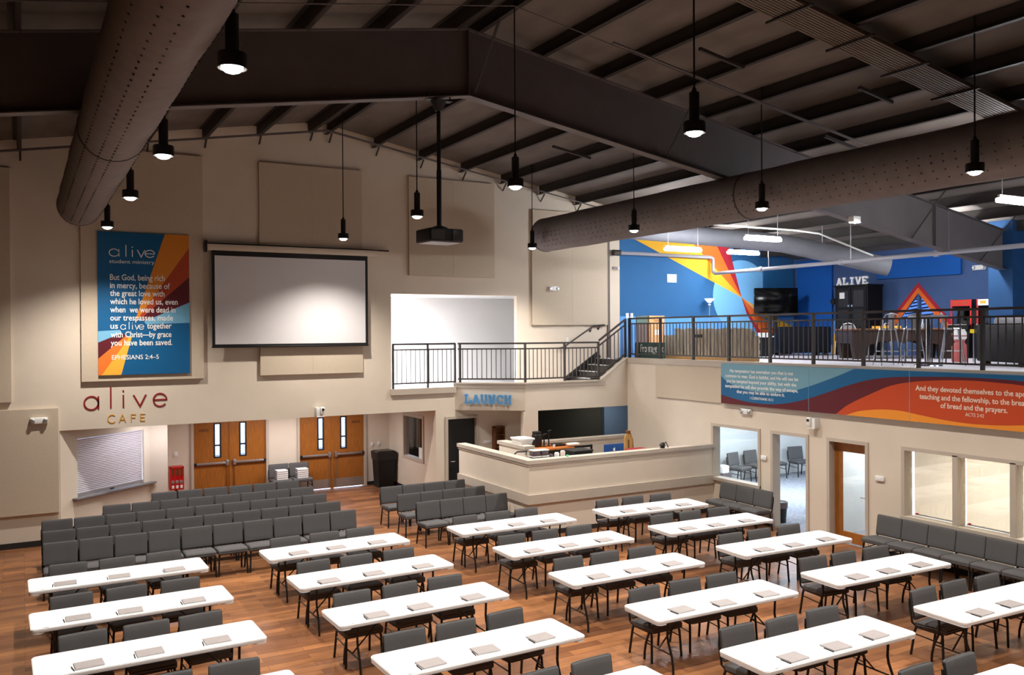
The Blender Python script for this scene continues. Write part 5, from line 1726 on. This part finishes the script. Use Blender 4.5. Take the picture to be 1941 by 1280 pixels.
def bar_stool(x, y, rz, label):
    t = thing('bar_stool', label, 'bar stool', (x, y, MZ), rz, 'silver bar stools')
    obj('seat', MB().lathe([(.16, 0), (.18, .02), (.17, .04), (.05, .03)], (0, 0, .74), 20), MT['alu'], t, local=True)
    for sx in (-1, 1):
        for sy in (-1, 1):
            obj('leg', MB().tube([(sx * .12, sy * .12, .75), (sx * .22, sy * .22, 0)], .014, 8), MT['alu'], t, local=True)
    m = MB()
    for a, b in (((-1, -1), (1, -1)), ((1, -1), (1, 1)), ((1, 1), (-1, 1)), ((-1, 1), (-1, -1))):
        m.tube([(a[0] * .178, a[1] * .178, .30), (b[0] * .178, b[1] * .178, .30)], .009, 6)
    obj('foot_rest', m, MT['alu'], t, local=True)
    m = MB().tube([(-.15, .13, .76), (-.17, .18, .95), (-.12, .2, 1.06), (0, .21, 1.09), (.12, .2, 1.06), (.17, .18, .95), (.15, .13, .76)], .014, 8)
    m.box(-.06, .06, .19, .2, .76, 1.08)
    obj('stool_back', m, MT['alu'], t, local=True)
    return t


bar_stool(15.75, 11.95, R_(150), 'silver bar stool left of the bistro pedestal table')
bar_stool(16.8, 11.2, R_(40), 'silver bar stool right of the bistro pedestal table')
bar_stool(16.75, 12.1, R_(-70), 'silver bar stool behind the bistro pedestal table')


def metal_chair(x, y, rz, label):
    t = thing('folding_chair', label, 'chair', (x, y, MZ), rz, 'light metal chairs upstairs')
    obj('seat', MB().rbox(-.2, .2, -.2, .2, .44, .465, .01, 2), MT['grey_cloth'], t, local=True)
    obj('chair_back', MB().rbox(-.17, .17, .19, .21, .62, .88, .008, 2), MT['grey_cloth'], t, local=True)
    obj('back_hoop', MB().tube([(-.2, .2, .44), (-.2, .21, .8), (-.13, .22, .91), (0, .22, .94), (.13, .22, .91), (.2, .21, .8), (.2, .2, .44)], .014, 8), MT['white'], t, local=True)
    for s in (-1, 1):
        obj('leg', MB().tube([(s * .2, .2, .45), (s * .21, .24, 0)], .013, 8), MT['white'], t, local=True)
        obj('leg', MB().tube([(s * .2, -.18, .45), (s * .21, -.22, 0)], .013, 8), MT['white'], t, local=True)
    return t


metal_chair(19.6, 16.2, R_(150), 'grey chair with white hoop frame behind left end of game table')
metal_chair(20.55, 15.85, R_(-170), 'grey chair with white hoop frame behind middle of game table')
metal_chair(21.35, 15.35, R_(-150), 'grey chair with white hoop frame before triangle window')
# arcade cabinets
for k, (yc, mat, lab) in enumerate(((14.03, MT['red'], 'red topped arcade cabinet left of two beside the window'), (13.31, MT['paper'], 'white topped arcade cabinet right of two beside the window'))):
    t = thing('arcade_cabinet', lab, 'arcade cabinet', (21.7, yc, MZ))
    prof = [(21.300, MZ), (21.900, MZ), (21.750, 5.14), (21.420, 5.14), (21.420, 4.96), (21.700, 4.88), (21.650, 4.52), (21.280, 4.46), (21.280, 4.34), (21.350, 4.30)]
    for s in (-1, 1):
        obj('side_panel', MB().prism(prof, 'y', yc + s * .27 - .015, yc + s * .27 + .015), MT['black'], t, False)
        obj('edge_trim', MB().prism([(21.41, 4.3), (21.43, 4.3), (21.43, 5.14), (21.41, 5.14)], 'y', yc + s * .27 - .02, yc + s * .27 + .02), MT['red'], t, False)
    obj('cabinet_body', MB().prism([(p[0] + .03, p[1]) if p[0] < 21.800 else (p[0] - .02, p[1]) for p in prof], 'y', yc - .255, yc + .255), MT['black'], t, False)
    mq = obj('marquee', MB().box(21.405, 21.430, yc - .25, yc + .25, 4.97, 5.13), mat, t, False)
    obj('marquee_art', MB().box(21.400, 21.405, yc - .19, yc - .03, 5.02, 5.09).box(21.400, 21.405, yc + .04, yc + .19, 5.02, 5.09), MT['yellow'] if k else MT['rust'], mq, False)
    obj('screen', MB().bar((21.720, yc, 4.58), (21.740, yc, 4.86), .4, .02), MT['tv'], t, False)
    obj('control_panel', MB().box(21.270, 21.650, yc - .25, yc + .25, 4.475, 4.49), MT['alu'], t, False)
# ride-on toy with a yellow tag
t = thing('toy_dispenser', 'small red and white dispenser with yellow tag near arcade cabinets', 'dispenser', (18.8, 12.35, MZ))
obj('body', MB().lathe([(.17, 0), (.17, .35), (.10, .45), (.16, .6), (.12, .72)], (18.8, 12.35, MZ), 18), pbr('pink_red_plastic', (186, 96, 92), .5), t)
obj('globe', MB().lathe([(.08, .45), (.15, .55), (.16, .65), (.10, .75)], (18.8, 12.35, MZ), 18), MT['white'], t)
obj('yellow_tag', MB().box(18.86, 18.87, 12.0, 12.14, 4.27, 4.36), MT['yellow_sign'], t, False)
obj('tag_post', MB().tube([(18.88, 12.07, MZ), (18.88, 12.07, 4.36)], .012, 6), MT['alu'], t)
